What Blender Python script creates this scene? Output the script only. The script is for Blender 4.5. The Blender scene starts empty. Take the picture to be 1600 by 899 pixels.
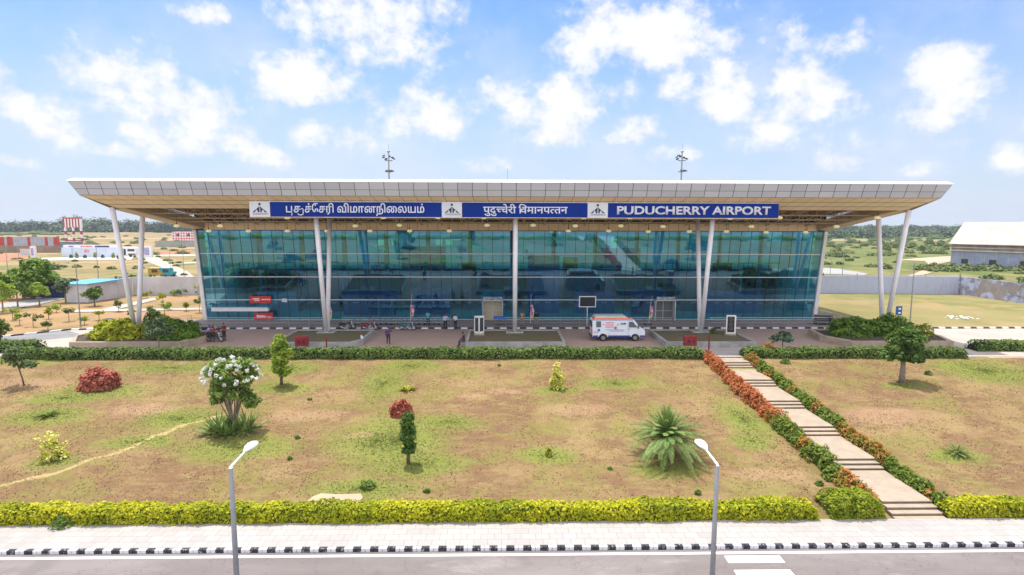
import bpy, bmesh, math, random
import numpy as np
from math import sin, cos, tan, atan, atan2, asin, pi, radians, sqrt
from mathutils import Vector, Matrix, noise as mn
random.seed(7); RNG = np.random.default_rng(7)
SC = bpy.context.scene; COL = SC.collection

# ------------------------------------------------------------------ camera
F = 889.0; H = 11.5
YAW = radians(1.05); ROLL = radians(0.155); PITCH = atan((449.5-350)/F)
fw = Vector((sin(YAW)*cos(PITCH), cos(YAW)*cos(PITCH), -sin(PITCH)))
r0 = Vector((cos(YAW), -sin(YAW), 0)); u0 = r0.cross(fw)
rv = (r0*cos(ROLL)+u0*sin(ROLL)); uv = (u0*cos(ROLL)-r0*sin(ROLL))
cam = bpy.data.cameras.new('camera'); cam.sensor_width = 36; cam.lens = 36*F/1600; cam.clip_end = 20000; cam.clip_start = .3
co = bpy.data.objects.new('camera', cam); COL.objects.link(co)
co.matrix_world = Matrix(((rv.x, uv.x, -fw.x, 0), (rv.y, uv.y, -fw.y, 0), (rv.z, uv.z, -fw.z, H), (0, 0, 0, 1)))
SC.camera = co
def ray(px, py):
    return fw + rv*((px-800)/F) + uv*((449.5-py)/F)
def at(px, py, z=0.0):
    d = ray(px, py); t = (z-H)/d.z
    return Vector((d.x*t, d.y*t, z))

# ------------------------------------------------------------------ light
SUN_DIR = Vector((-0.20, 0.27, 1.0)).normalized()
SUN_EL = asin(SUN_DIR.z); SUN_AZ = atan2(SUN_DIR.x, SUN_DIR.y)
sl = bpy.data.lights.new('sun', 'SUN'); sl.energy = 3.1; sl.angle = radians(0.5); sl.color = (1.0, 0.96, 0.9)
so = bpy.data.objects.new('sun', sl); COL.objects.link(so); so.location = (0, 0, 60)
so.rotation_euler = SUN_DIR.to_track_quat('Z', 'Y').to_euler()
SC.view_settings.view_transform = 'Standard'; SC.view_settings.look = 'None'
SC.view_settings.exposure = 0.76; SC.view_settings.gamma = 1.0
SC.view_settings.use_curve_mapping = False
SC.cycles.max_bounces = 8; SC.cycles.diffuse_bounces = 4; SC.cycles.glossy_bounces = 3
SC.cycles.transparent_max_bounces = 12; SC.cycles.use_denoising = True
SC.cycles.caustics_reflective = False; SC.cycles.caustics_refractive = False
SC.cycles.sample_clamp_indirect = 4

def NT(tree):
    N = tree.nodes; L = tree.links
    def n(t, **k):
        x = N.new(t)
        for a, b in k.items(): setattr(x, a, b)
        return x
    def setin(x, i, v):
        if isinstance(v, bpy.types.NodeSocket): L.new(v, x.inputs[i])
        elif v is not None: x.inputs[i].default_value = v
    def m(op, a, b=None, c=None, clamp=False):
        x = n('ShaderNodeMath', operation=op, use_clamp=clamp)
        setin(x, 0, a); setin(x, 1, b); setin(x, 2, c); return x.outputs[0]
    def mix(f, a, b):
        x = n('ShaderNodeMix', data_type='RGBA')
        setin(x, 0, f); setin(x, 6, (*a, 1) if isinstance(a, tuple) else a); setin(x, 7, (*b, 1) if isinstance(b, tuple) else b)
        return x.outputs[2]
    def noise(vec, scale, detail=4, rough=.55, out=0):
        x = n('ShaderNodeTexNoise'); setin(x, 'Vector', vec); x.inputs['Scale'].default_value = scale
        x.inputs['Detail'].default_value = detail; x.inputs['Roughness'].default_value = rough
        return x.outputs[out]
    def step(v, lo, hi):
        x = n('ShaderNodeMapRange', interpolation_type='SMOOTHSTEP'); setin(x, 0, v); x.inputs[1].default_value = lo; x.inputs[2].default_value = hi
        return x.outputs[0]
    return N, L, n, setin, m, mix, noise, step

world = bpy.data.worlds.new('World'); SC.world = world; world.use_nodes = True
def build_world():
    t = world.node_tree; t.nodes.clear(); N, L, n, setin, m, mix, noise, step = NT(t)
    out = n('ShaderNodeOutputWorld'); bg = n('ShaderNodeBackground'); L.new(bg.outputs[0], out.inputs[0])
    bg.inputs[1].default_value = 0.14
    sky = n('ShaderNodeTexSky', sky_type='NISHITA'); sky.sun_disc = False
    sky.sun_elevation = SUN_EL; sky.sun_rotation = SUN_AZ; sky.air_density = 1.3; sky.dust_density = .6; sky.ozone_density = 2.2
    tc = n('ShaderNodeTexCoord'); sep = n('ShaderNodeSeparateXYZ'); L.new(tc.outputs['Generated'], sep.inputs[0])
    az = m('ARCTAN2', sep.outputs[0], sep.outputs[1]); el = m('ARCSINE', sep.outputs[2])
    cv = n('ShaderNodeCombineXYZ'); L.new(az, cv.inputs[0]); L.new(m('MULTIPLY', el, 1.15), cv.inputs[1])
    vec = cv.outputs[0]
    wn = n('ShaderNodeTexNoise'); L.new(vec, wn.inputs['Vector']); wn.inputs['Scale'].default_value = 9; wn.inputs['Detail'].default_value = 3
    ws = n('ShaderNodeSeparateXYZ'); L.new(wn.outputs['Color'], ws.inputs[0])
    az2 = m('ADD', az, m('MULTIPLY', m('SUBTRACT', ws.outputs[0], .5), .055))
    el2 = m('ADD', el, m('MULTIPLY', m('SUBTRACT', ws.outputs[1], .5), .04))
    # px, py, half width, half height of the photographed clouds, turned into directions
    blobs = [(190,125,75,50,1),(290,190,85,55,1),(575,50,100,55,1),(640,15,60,40,.9),(465,128,82,36,1),(655,188,52,38,1),(785,158,52,22,.9),
             (860,172,62,45,1),(930,65,52,55,.9),(1035,62,95,55,1),(950,140,40,28,.8),(1070,130,35,30,.7),(985,207,36,24,.9),(1150,150,70,50,1),(1235,130,70,60,1),(1310,75,55,22,.7),
             (1470,150,75,55,1),(1560,125,30,28,.8),(1320,245,52,28,.9),(55,190,75,45,.6),(520,222,60,28,.7),(420,245,60,22,.6),(330,18,35,18,.7),(1210,215,60,25,.7),
             (860,215,60,22,.7),(1590,250,35,25,.7),(170,235,50,16,.6),(740,262,50,14,.6),(30,255,40,12,.5),(1430,265,50,14,.5),(-150,120,120,70,1),(1750,150,120,70,1),(1050,245,40,14,.5),
             (300,-120,140,60,1),(900,-160,160,60,1),(1400,-120,120,60,1)]
    dens = None
    for (px, py, w, h, s) in blobs:
        d = ray(px, py).normalized(); a = atan2(d.x, d.y); e = asin(d.z)
        d1 = ray(px+w, py).normalized(); wa = abs(atan2(d1.x, d1.y)-a)*1.5
        d2 = ray(px, py-h).normalized(); ha = abs(asin(d2.z)-e)*1.5
        X = m('DIVIDE', m('SUBTRACT', az2, a), wa); Y = m('DIVIDE', m('SUBTRACT', el2, e), ha)
        Y = m('MAXIMUM', Y, m('MULTIPLY', Y, -1.35))
        b = m('SUBTRACT', s, m('ADD', m('MULTIPLY', X, X), m('MULTIPLY', Y, Y)))
        dens = b if dens is None else m('SMOOTH_MAX', dens, b, .25)
    dens = m('MAXIMUM', dens, -1.2)
    f1 = noise(vec, 13, 9, .6)
    d0 = m('ADD', dens, m('MULTIPLY', m('SUBTRACT', f1, .485), 5.2))
    f0 = noise(vec, 38, 6, .6); d0 = m('ADD', d0, m('MULTIPLY', m('SUBTRACT', f0, .5), 1.1)); cover = step(d0, -.25, 1.15)
    # unseen bright cloud added behind the camera and overhead to raise the fill light
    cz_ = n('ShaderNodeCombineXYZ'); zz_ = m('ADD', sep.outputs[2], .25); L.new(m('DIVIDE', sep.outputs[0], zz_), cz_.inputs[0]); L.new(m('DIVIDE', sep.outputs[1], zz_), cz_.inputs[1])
    fill_cloud = m('MULTIPLY', m('MAXIMUM', step(sep.outputs[1], .15, -.25), step(sep.outputs[2], .62, .8)), step(noise(cz_.outputs[0], 2.2, 7, .6), .36, .52))
    # a thin veil of haze cloud low over the horizon, from the same fractal
    veil = m('MULTIPLY', step(noise(vec, 5.5, 7, .6), .38, .72), step(el, .75, .0))
    low = m('MULTIPLY', step(el, .42, .0), .75)
    cover2 = m('MAXIMUM', cover, m('MULTIPLY', veil, .6))
    # self shading of the clouds: thick parts a little greyer towards their base
    f2 = noise(vec, 22, 6, .6)
    shade = step(m('ADD', m('MULTIPLY', d0, .45), m('MULTIPLY', f2, .9)), .2, 1.3)
    ccol = mix(shade, (3.4, 3.55, 4.2), (4.6, 4.6, 4.7))
    tint = n('ShaderNodeMix', data_type='RGBA', blend_type='MULTIPLY'); tint.inputs[0].default_value = 1
    L.new(sky.outputs[0], tint.inputs[6]); tint.inputs[7].default_value = (.40, .545, .76, 1)
    c = mix(low, tint.outputs[2], (3.0, 3.35, 4.1))
    c = mix(m('MULTIPLY', cover2, .96), c, ccol)
    c = mix(m('MULTIPLY', fill_cloud, .95), c, (8.4, 8.3, 8.4))
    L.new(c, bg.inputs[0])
build_world()

# ------------------------------------------------------------------ materials
def newmat(name):
    ma = bpy.data.materials.new(name); ma.use_nodes = True; ma.node_tree.nodes.clear()
    return ma
MC = {}
def pm(name, col, rough=.7, var=.12, scale=3.0, col2=None, bump=0.0, bscale=None, metal=0.0, spec=.4, detail=5, fine=0.0):
    """painted / mineral surface: two scales of noise in the colour, optional bump"""
    if name in MC: return MC[name]
    ma = newmat(name); N, L, n, setin, m, mix, noise, step = NT(ma.node_tree)
    out = n('ShaderNodeOutputMaterial'); b = n('ShaderNodeBsdfPrincipled'); L.new(b.outputs[0], out.inputs[0])
    tc = n('ShaderNodeTexCoord'); v = tc.outputs['Object']
    f = noise(v, scale, detail, .6)
    c2 = col2 or tuple(max(0, x*(1-var*2)) for x in col)
    c = mix(step(f, .3, .7), c2, col)
    if fine:
        f3 = noise(v, scale*12, 3, .7); x = n('ShaderNodeMix', data_type='RGBA', blend_type='MULTIPLY'); x.inputs[0].default_value = fine
        L.new(c, x.inputs[6]); g = step(f3, .2, .8); L.new(g, x.inputs[7]); c = x.outputs[2]
    L.new(c, b.inputs['Base Color']); b.inputs['Roughness'].default_value = rough; b.inputs['Metallic'].default_value = metal
    b.inputs['Specular IOR Level'].default_value = spec
    if bump:
        bn = n('ShaderNodeBump'); bn.inputs['Strength'].default_value = bump; bn.inputs['Distance'].default_value = .05
        L.new(noise(v, bscale or scale*6, 5, .65), bn.inputs['Height']); L.new(bn.outputs[0], b.inputs['Normal'])
    MC[name] = ma; return ma
def leafmat(name, cols, scale=.8, trans=.3, rough=.6, island=.6):
    """leaves: colour varies from leaf to leaf and from clump to clump"""
    if name in MC: return MC[name]
    ma = newmat(name); N, L, n, setin, m, mix, noise, step = NT(ma.node_tree)
    out = n('ShaderNodeOutputMaterial'); g = n('ShaderNodeNewGeometry'); tc = n('ShaderNodeTexCoord')
    r = n('ShaderNodeValToRGB'); els = r.color_ramp.elements
    els[0].position = 0; els[0].color = (*cols[0], 1); els[1].position = 1; els[1].color = (*cols[-1], 1)
    for i, c in enumerate(cols[1:-1]):
        e = els.new((i+1)/(len(cols)-1)); e.color = (*c, 1)
    nz = step(noise(tc.outputs['Object'], scale, 3, .6), .32, .68)
    fac = m('ADD', m('MULTIPLY', g.outputs['Random Per Island'], island), m('MULTIPLY', nz, 1-island))
    L.new(fac, r.inputs[0])
    b = n('ShaderNodeBsdfPrincipled'); b.inputs['Roughness'].default_value = rough; b.inputs['Specular IOR Level'].default_value = .25
    L.new(r.outputs[0], b.inputs['Base Color'])
    tr = n('ShaderNodeBsdfTranslucent'); L.new(r.outputs[0], tr.inputs[0])
    mx = n('ShaderNodeMixShader'); mx.inputs[0].default_value = trans; L.new(b.outputs[0], mx.inputs[1]); L.new(tr.outputs[0], mx.inputs[2])
    L.new(mx.outputs[0], out.inputs[0]); MC[name] = ma; return ma
def islandmat(name, cols, rough=.6, metal=0.0, spec=.4):
    ma = newmat(name); N, L, n, setin, m, mix, noise, step = NT(ma.node_tree)
    out = n('ShaderNodeOutputMaterial'); b = n('ShaderNodeBsdfPrincipled'); L.new(b.outputs[0], out.inputs[0])
    g = n('ShaderNodeNewGeometry'); tc = n('ShaderNodeTexCoord')
    f = m('ADD', m('MULTIPLY', g.outputs['Random Per Island'], .6), m('MULTIPLY', noise(tc.outputs['Object'], .35, 5, .6), .4))
    L.new(mix(f, cols[0], cols[1]), b.inputs['Base Color']); b.inputs['Roughness'].default_value = rough; b.inputs['Metallic'].default_value = metal
    b.inputs['Specular IOR Level'].default_value = spec
    return ma

# ------------------------------------------------------------------ mesh building
class MB:
    def __init__(s): s.v = []; s.f = []; s.n = 0
    def add(s, v, f):
        o = s.n; s.v.extend([tuple(p) for p in v]); s.f.extend([tuple(i+o for i in q) for q in f]); s.n += len(v); return s
    def box(s, x0, x1, y0, y1, z0, z1):
        v = [(x0,y0,z0),(x1,y0,z0),(x1,y1,z0),(x0,y1,z0),(x0,y0,z1),(x1,y0,z1),(x1,y1,z1),(x0,y1,z1)]
        return s.add(v, [(0,3,2,1),(4,5,6,7),(0,1,5,4),(1,2,6,5),(2,3,7,6),(3,0,4,7)])
    def hexa(s, v):  # 8 points: bottom 4, top 4
        return s.add(v, [(0,3,2,1),(4,5,6,7),(0,1,5,4),(1,2,6,5),(2,3,7,6),(3,0,4,7)])
    def quad(s, *v): return s.add(v, [tuple(range(len(v)))])
    def tube(s, pts, rad, seg=8, cap=True):
        pts = [Vector(p) for p in pts]
        if not isinstance(rad, (list, tuple)): rad = [rad]*len(pts)
        vs = []; fs = []; up = Vector((0, 0, 1))
        for i, p in enumerate(pts):
            t = (pts[min(i+1, len(pts)-1)]-pts[max(i-1, 0)])
            if t.length < 1e-9: t = Vector((0, 0, 1))
            t.normalize()
            a = t.cross(up if abs(t.z) < .9 else Vector((1, 0, 0))).normalized(); b = t.cross(a)
            for k in range(seg):
                an = 2*pi*k/seg; vs.append(p+(a*cos(an)+b*sin(an))*rad[i])
        for i in range(len(pts)-1):
            for k in range(seg):
                k2 = (k+1) % seg; fs.append((i*seg+k, i*seg+k2, (i+1)*seg+k2, (i+1)*seg+k))
        if cap: fs.append(tuple(range(seg))[::-1]); fs.append(tuple((len(pts)-1)*seg+k for k in range(seg)))
        return s.add(vs, fs)
    def prism(s, prof, axis, a, b):
        """outline in the other two axes pulled from a to b along axis"""
        def P(p, w): return (w, p[0], p[1]) if axis == 'x' else ((p[0], w, p[1]) if axis == 'y' else (p[0], p[1], w))
        n = len(prof); v = [P(p, a) for p in prof]+[P(p, b) for p in prof]
        f = [tuple(range(n)), tuple(range(2*n-1, n-1, -1))]+[(i, i+n, (i+1) % n+n, (i+1) % n) for i in range(n)]
        return s.add(v, f)
    def disc(s, c, r, axis, t, seg=20, r2=None):
        c = Vector(c); ax = {'x': Vector((1,0,0)), 'y': Vector((0,1,0)), 'z': Vector((0,0,1))}[axis]
        return s.tube([c-ax*t/2, c+ax*t/2], [r, r if r2 is None else r2], seg)
    def ring(s, c, R, r, axis, seg=22, sub=8):
        c = Vector(c); vs = []; fs = []
        for i in range(seg):
            a = 2*pi*i/seg
            d = Vector((cos(a), 0, sin(a))) if axis == 'y' else (Vector((0, cos(a), sin(a))) if axis == 'x' else Vector((cos(a), sin(a), 0)))
            ax = {'x': Vector((1,0,0)), 'y': Vector((0,1,0)), 'z': Vector((0,0,1))}[axis]
            for k in range(sub):
                b = 2*pi*k/sub; vs.append(c+d*(R+r*cos(b))+ax*r*sin(b))
        for i in range(seg):
            for k in range(sub):
                fs.append((i*sub+k, ((i+1) % seg)*sub+k, ((i+1) % seg)*sub+(k+1) % sub, i*sub+(k+1) % sub))
        return s.add(vs, fs)
    def ball(s, c, r, seg=12, rings=8, j=0.0, zmin=-1.0):
        r = r if isinstance(r, (tuple, list)) else (r, r, r); vs = []; fs = []
        for i in range(rings+1):
            th = pi*i/rings; z = max(cos(th), zmin)
            for k in range(seg):
                a = 2*pi*k/seg; q = 1+(random.random()-.5)*j
                vs.append((c[0]+r[0]*sin(th)*cos(a)*q, c[1]+r[1]*sin(th)*sin(a)*q, c[2]+r[2]*z*q))
        for i in range(rings):
            for k in range(seg):
                fs.append((i*seg+k, (i+1)*seg+k, (i+1)*seg+(k+1) % seg, i*seg+(k+1) % seg))
        return s.add(vs, fs)
    def lathe(s, c, prof, seg=16):
        vs = []; fs = []
        for (r, z) in prof:
            for k in range(seg):
                a = 2*pi*k/seg; vs.append((c[0]+r*cos(a), c[1]+r*sin(a), c[2]+z))
        for i in range(len(prof)-1):
            for k in range(seg): fs.append((i*seg+k, i*seg+(k+1) % seg, (i+1)*seg+(k+1) % seg, (i+1)*seg+k))
        return s.add(vs, fs)
    def mesh(s, name, smooth=False):
        me = bpy.data.meshes.new(name); me.from_pydata(s.v, [], s.f)
        if smooth: me.shade_smooth()
        me.update(); return me
    def build(s, name, mat, parent=None, smooth=False, bevel=0.0, loc=None, origin=None):
        """origin: the builder's vertices are world points, the object's origin goes there"""
        if origin is not None:
            ox, oy, oz = origin; s.v = [(a-ox, b-oy, c-oz) for a, b, c in s.v]
        me = s.mesh(name, smooth); o = bpy.data.objects.new(name, me); COL.objects.link(o)
        me.materials.append(mat)
        if parent is not None: o.parent = parent
        if origin is not None: o.location = origin
        if loc is not None: o.location = loc
        if bevel:
            bv = o.modifiers.new('bevel', 'BEVEL'); bv.width = bevel; bv.segments = 2; bv.limit_method = 'ANGLE'
        return o
def quadmesh(name, P, mat, parent=None, loc=None):
    """P: (n,4,3) array of loose quads -> one mesh object"""
    n = len(P); me = bpy.data.meshes.new(name); me.vertices.add(n*4); me.loops.add(n*4); me.polygons.add(n)
    me.vertices.foreach_set('co', np.asarray(P, dtype=np.float32).reshape(-1))
    me.loops.foreach_set('vertex_index', np.arange(n*4, dtype=np.int32))
    me.polygons.foreach_set('loop_start', np.arange(0, n*4, 4, dtype=np.int32)); me.polygons.foreach_set('loop_total', np.full(n, 4, dtype=np.int32))
    me.update(calc_edges=True); me.materials.append(mat)
    o = bpy.data.objects.new(name, me); COL.objects.link(o)
    if parent is not None: o.parent = parent
    if loc is not None: o.location = loc
    return o
def leaves(C, size, aspect=1.6, up=.4, jit=.35, outward=None, rng=RNG):
    """leaf quads at centres C: folded diamonds facing mostly up / outward"""
    n = len(C); nr = rng.normal(size=(n, 3)); nr[:, 2] = np.abs(nr[:, 2])+up
    if outward is not None: nr += outward*1.2
    nr /= np.linalg.norm(nr, axis=1)[:, None]
    t = rng.normal(size=(n, 3)); t -= nr*(t*nr).sum(1)[:, None]; t /= np.linalg.norm(t, axis=1)[:, None]+1e-9
    b = np.cross(nr, t); s = size*(1+jit*rng.normal(size=n)).clip(.4, 1.9)
    l = (s*aspect/2)[:, None]; w = (s/2)[:, None]; dz = nr*(s*.18)[:, None]
    return np.stack([C-t*l, C+b*w+dz, C+t*l, C-b*w+dz], axis=1)
def tag(o, label=None, cat=None, group=None, kind=None):
    if label: o['label'] = label
    if cat: o['category'] = cat
    if group: o['group'] = group
    if kind: o['kind'] = kind
    return o
def thing(name, label, cat, loc=(0, 0, 0), rz=0.0, group=None, scale=None):
    o = bpy.data.objects.new(name, None); COL.objects.link(o); o.location = loc; o.rotation_euler = (0, 0, rz); o.empty_display_size = .3
    if scale: o.scale = (scale,)*3
    return tag(o, label, cat, group)
def dup(root, loc, label, rz=None, group=None, scale=None):
    def cp(o, par):
        c = o.copy(); COL.objects.link(c); c.parent = par
        for ch in list(o.children): cp(ch, c)
        return c
    r = cp(root, None); r.location = loc
    if rz is not None: r.rotation_euler = (0, 0, rz)
    if scale: r.scale = (scale,)*3
    r['label'] = label
    if group: r['group'] = group
    return r
def struct(o): return tag(o, kind='structure')
ORD = ['first', 'second', 'third', 'fourth', 'fifth', 'sixth', 'seventh', 'eighth', 'ninth', 'tenth', 'eleventh', 'twelfth', 'thirteenth', 'fourteenth', 'fifteenth', 'sixteenth', 'seventeenth', 'eighteenth', 'nineteenth', 'twentieth']

WHITE = pm('white_paint', (.78, .78, .80), .45, .06, 1.5)
DARK = pm('dark_metal', (.05, .05, .055), .4, .1, 4)
BLACK = pm('black_rubber', (.02, .02, .022), .8, .1, 8)
STEEL = pm('galvanised_steel', (.34, .35, .37), .4, .1, 5, metal=.6)
CHROME = pm('chrome', (.6, .6, .62), .2, .05, 5, metal=.9)
GREYC = pm('grey_concrete', (.42, .41, .39), .85, .12, 1.2, bump=.15, fine=.25)

# ------------------------------------------------------------------ ground profile
SL = .0927
def gz(x, y):
    if y >= 47.9: return 0.0
    if y <= 24.75: return -2.15
    return max(-(48.25-y)*SL, -2.15)
def atg(px, py):
    z = -1.0
    for _ in range(25): p = at(px, py, z); z = gz(p.x, p.y)
    return at(px, py, z)

# zones of colour on the ground (ellipses in metres: cx, cy, rx, ry)
def px_ell(px, py, rx, ry):
    p = atg(px, py); return (p.x, p.y, rx, ry)

def ground_far_mat():
    ma = newmat('dry_field'); N, L, n, setin, m, mix, noise, step = NT(ma.node_tree)
    out = n('ShaderNodeOutputMaterial'); b = n('ShaderNodeBsdfPrincipled'); L.new(b.outputs[0], out.inputs[0]); b.inputs['Roughness'].default_value = .95; b.inputs['Specular IOR Level'].default_value = .1
    tc = n('ShaderNodeTexCoord'); v = tc.outputs['Object']; sp = n('ShaderNodeSeparateXYZ'); L.new(v, sp.inputs[0])
    x, y = sp.outputs[0], sp.outputs[1]
    big = noise(v, .012, 6, .6); mid = noise(v, .09, 6, .62); fine = noise(v, 1.3, 6, .7)
    c = mix(step(mid, .36, .62), (.22, .175, .075), (.31, .24, .12))
    c = mix(m('MULTIPLY', step(fine, .42, .7), .45), c, (.20, .17, .085))
    c = mix(m('MULTIPLY', step(noise(v, .05, 5, .7), .5, .62), .75), c, (.12, .15, .045))
    # east side is greener scrubland beyond the wall, the far field fades to green
    gr = m('MULTIPLY', step(x, 30, 60), step(y, 92, 150)); gr = m('MULTIPLY', gr, step(big, .2, .45))
    c = mix(m('MULTIPLY', gr, .85), c, mix(step(mid, .4, .6), (.085, .125, .03), (.16, .18, .06)))
    # orange bare soil on the west lot and in streaks
    soil = m('MULTIPLY', m('MULTIPLY', step(m('MULTIPLY', x, -1), 30, 38), step(y, 96, 88)), step(mid, .35, .55))
    c = mix(m('MULTIPLY', soil, .68), c, (.38, .215, .115))
    soil2 = m('MULTIPLY', step(m('MULTIPLY', x, -1), 40, 90), m('MULTIPLY', step(y, 95, 180), step(noise(v, .03, 5, .6), .5, .6)))
    c = mix(m('MULTIPLY', soil2, .7), c, (.46, .26, .15))
    e = m('MULTIPLY', m('MULTIPLY', step(x, 55, 66), step(y, 96, 86)), step(noise(v, .12, 4, .6), .48, .6))
    c = mix(m('MULTIPLY', e, .7), c, (.42, .25, .14))
    lotg = m('MULTIPLY', m('MULTIPLY', step(x, 34, 38), step(y, 97, 95)), step(noise(v, .08, 5, .6), .3, .6)); c = mix(m("MULTIPLY", lotg, .42), c, (.22, .215, .07))
    # pale airstrip lines far away
    rw = m('MULTIPLY', step(m('ABSOLUTE', m('SUBTRACT', y, 430)), 26, 18), 1)
    c = mix(m('MULTIPLY', rw, .55), c, (.42, .33, .22))
    L.new(c, b.inputs['Base Color'])
    bn = n('ShaderNodeBump'); bn.inputs['Strength'].default_value = .5; bn.inputs['Distance'].default_value = .12; L.new(noise(v, 2.5, 6, .7), bn.inputs['Height']); L.new(bn.outputs[0], b.inputs['Normal'])
    return ma
FAR = ground_far_mat()
g = MB(); ys = [-1500, -200, 10.0, 24.6, 24.72, 30, 36, 42, 48.2, 60, 110, 300, 1000, 9000]; xs = [-9000, -700, -250, -120, -60, 0, 60, 120, 250, 700, 9000]
def zf(y): return -2.42 if y <= 24.6 else (-2.32 if y < 24.73 else (-.06 if y >= 48 else -(48.25-y)*SL-.10))
vs = [(x, y, zf(y)) for y in ys for x in xs]; nx = len(xs)
g.add(vs, [(j*nx+i, j*nx+i+1, (j+1)*nx+i+1, (j+1)*nx+i) for j in range(len(ys)-1) for i in range(nx-1)])
struct(g.build('ground', FAR))

# green irrigated patches and bare patches of the lawn
GREEN = [px_ell(*a) for a in [(155,612,3.2,1.6),(100,622,2.6,1.2),(75,650,2.6,1.3),(372,700,3.4,1.6),(440,606,2.2,1.2),(620,690,3.0,3.6),(655,725,2.6,1.3),(590,690,3.0,2.2),
         (600,600,1.7,3.2),(640,572,2.4,1.6),(870,611,1.6,.7),(1160,655,1.5,3.2),(1175,690,1.3,1.2),(858,712,1.7,.8),(88,722,1.4,.8),(270,575,4.2,1.4),(450,575,2.8,1.4),
         (1040,735,2.0,.8),(1495,714,1.7,.6),(280,655,2.6,1.8),(1410,603,1.6,.8),(560,765,2.6,1.0),(220,690,2.5,.9),(1540,580,4,3),(960,600,2.5,1.2),(1320,700,1.0,2.2),(700,660,2.2,1.2),(30,565,4,1)]]
BARE = [px_ell(*a) for a in [(790,612,1.6,.7),(740,618,1.2,.6),(520,782,1.2,.35),(225,640,3,1.2),(480,650,3,1.2),(1200,740,2.4,.8),(1380,650,3.5,1.6),(1250,650,2,1),(560,680,1.2,.4),(1220,780,1.3,.3),(30,600,4,1.4),(900,640,3,1.0)]]
TRACK = [tuple(atg(a, b))[:2] for a, b in [(-60,772),(20,758),(90,740),(150,718),(215,694),(270,672),(320,655),(352,645)]]
def lawn_mat():
    ma = newmat('dry_lawn'); N, L, n, setin, m, mix, noise, step = NT(ma.node_tree)
    out = n('ShaderNodeOutputMaterial'); b = n('ShaderNodeBsdfPrincipled'); L.new(b.outputs[0], out.inputs[0]); b.inputs['Roughness'].default_value = .95; b.inputs['Specular IOR Level'].default_value = .08
    tc = n('ShaderNodeTexCoord'); v = tc.outputs['Object']
    wn = noise(v, .7, 4, .6, out='Color'); vm = n('ShaderNodeVectorMath', operation='MULTIPLY_ADD'); L.new(wn, vm.inputs[0]); vm.inputs[1].default_value = (1.5, 1.5, 0); L.new(v, vm.inputs[2])
    vm2 = n('ShaderNodeVectorMath', operation='SUBTRACT'); L.new(vm.outputs[0], vm2.inputs[0]); vm2.inputs[1].default_value = (.75, .75, 0)
    sp = n('ShaderNodeSeparateXYZ'); L.new(vm2.outputs[0], sp.inputs[0]); x, y = sp.outputs[0], sp.outputs[1]
    def ell(lst):
        r = None
        for (cx, cy, rx, ry) in lst:
            X = m('DIVIDE', m('SUBTRACT', x, cx), rx); Y = m('DIVIDE', m('SUBTRACT', y, cy), ry)
            q = m('SUBTRACT', 1.2, m('ADD', m('MULTIPLY', X, X), m('MULTIPLY', Y, Y)))
            r = q if r is None else m('MAXIMUM', r, q)
        return r
    A = noise(v, .16, 5, .6); B = noise(v, .55, 6, .65); C = noise(v, 3.2, 6, .72); D = noise(v, 14, 4, .7)
    # stretched mowing / matting streaks
    mp = n('ShaderNodeMapping'); L.new(v, mp.inputs[0]); mp.inputs['Rotation'].default_value = (0, 0, .25); mp.inputs['Scale'].default_value = (.5, 1.7, 1); S = noise(mp.outputs[0], 1.7, 6, .7)
    c = mix(step(A, .38, .60), (.21, .125, .068), (.28, .19, .092))
    c = mix(m('MULTIPLY', step(B, .44, .6), .75), c, (.175, .100, .056))
    c = mix(m('MULTIPLY', step(S, .46, .66), .55), c, (.29, .235, .085))
    c = mix(m('MULTIPLY', step(noise(v, .3, 5, .65), .47, .62), .6), c, (.20, .19, .05))
    gm = m('MULTIPLY', step(m('ADD', ell(GREEN), m('MULTIPLY', m('SUBTRACT', C, .5), 1.6)), -.8, 1.3), .75)
    c = mix(gm, c, mix(D, (.125, .18, .028), (.225, .28, .05)))
    bmk = m('MULTIPLY', step(m('ADD', ell(BARE), m('MULTIPLY', m('SUBTRACT', C, .5), 1.4)), .1, 1.0), .6)
    c = mix(bmk, c, (.37, .23, .14))
    c = mix(m('MULTIPLY', step(C, .48, .7), .45), c, (.13, .08, .042))
    c = mix(m('MULTIPLY', step(D, .52, .8), .38), c, (.46, .35, .19))
    tr = None   # worn foot track: distance to a few straight stretches
    for (a, b_) in zip(TRACK[:-1], TRACK[1:]):
        dx, dy = b_[0]-a[0], b_[1]-a[1]; L2 = dx*dx+dy*dy
        t_ = m('DIVIDE', m('ADD', m('MULTIPLY', m('SUBTRACT', x, a[0]), dx), m('MULTIPLY', m('SUBTRACT', y, a[1]), dy)), L2, clamp=True)
        ex = m('SUBTRACT', m('SUBTRACT', x, a[0]), m('MULTIPLY', t_, dx)); ey = m('SUBTRACT', m('SUBTRACT', y, a[1]), m('MULTIPLY', t_, dy))
        q = m('SQRT', m('ADD', m('MULTIPLY', ex, ex), m('MULTIPLY', ey, ey))); tr = q if tr is None else m('MINIMUM', tr, q)
    c = mix(m('MULTIPLY', step(tr, .62, .3), m('MULTIPLY', step(C, .35, .6), .55)), c, (.20, .21, .06))
    c = mix(m('MULTIPLY', step(tr, .24, .10), .8), c, (.46, .33, .16))
    L.new(c, b.inputs['Base Color'])
    bn = n('ShaderNodeBump'); bn.inputs['Strength'].default_value = .8; bn.inputs['Distance'].default_value = .10
    L.new(m('ADD', m('MULTIPLY', C, .8), m('MULTIPLY', D, .35)), bn.inputs['Height']); L.new(bn.outputs[0], b.inputs['Normal'])
    return ma
LAWN = lawn_mat()
def lawn_z(x, y):
    e = max(0, min(1, min(y-24.72, 48.4-y)/1.0))
    return min(.03, -(48.25-y)*SL + (mn.noise(Vector((x*.35, y*.35, 0)))*.10+mn.noise(Vector((x*1.3, y*1.3, 3)))*.03)*e)
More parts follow.
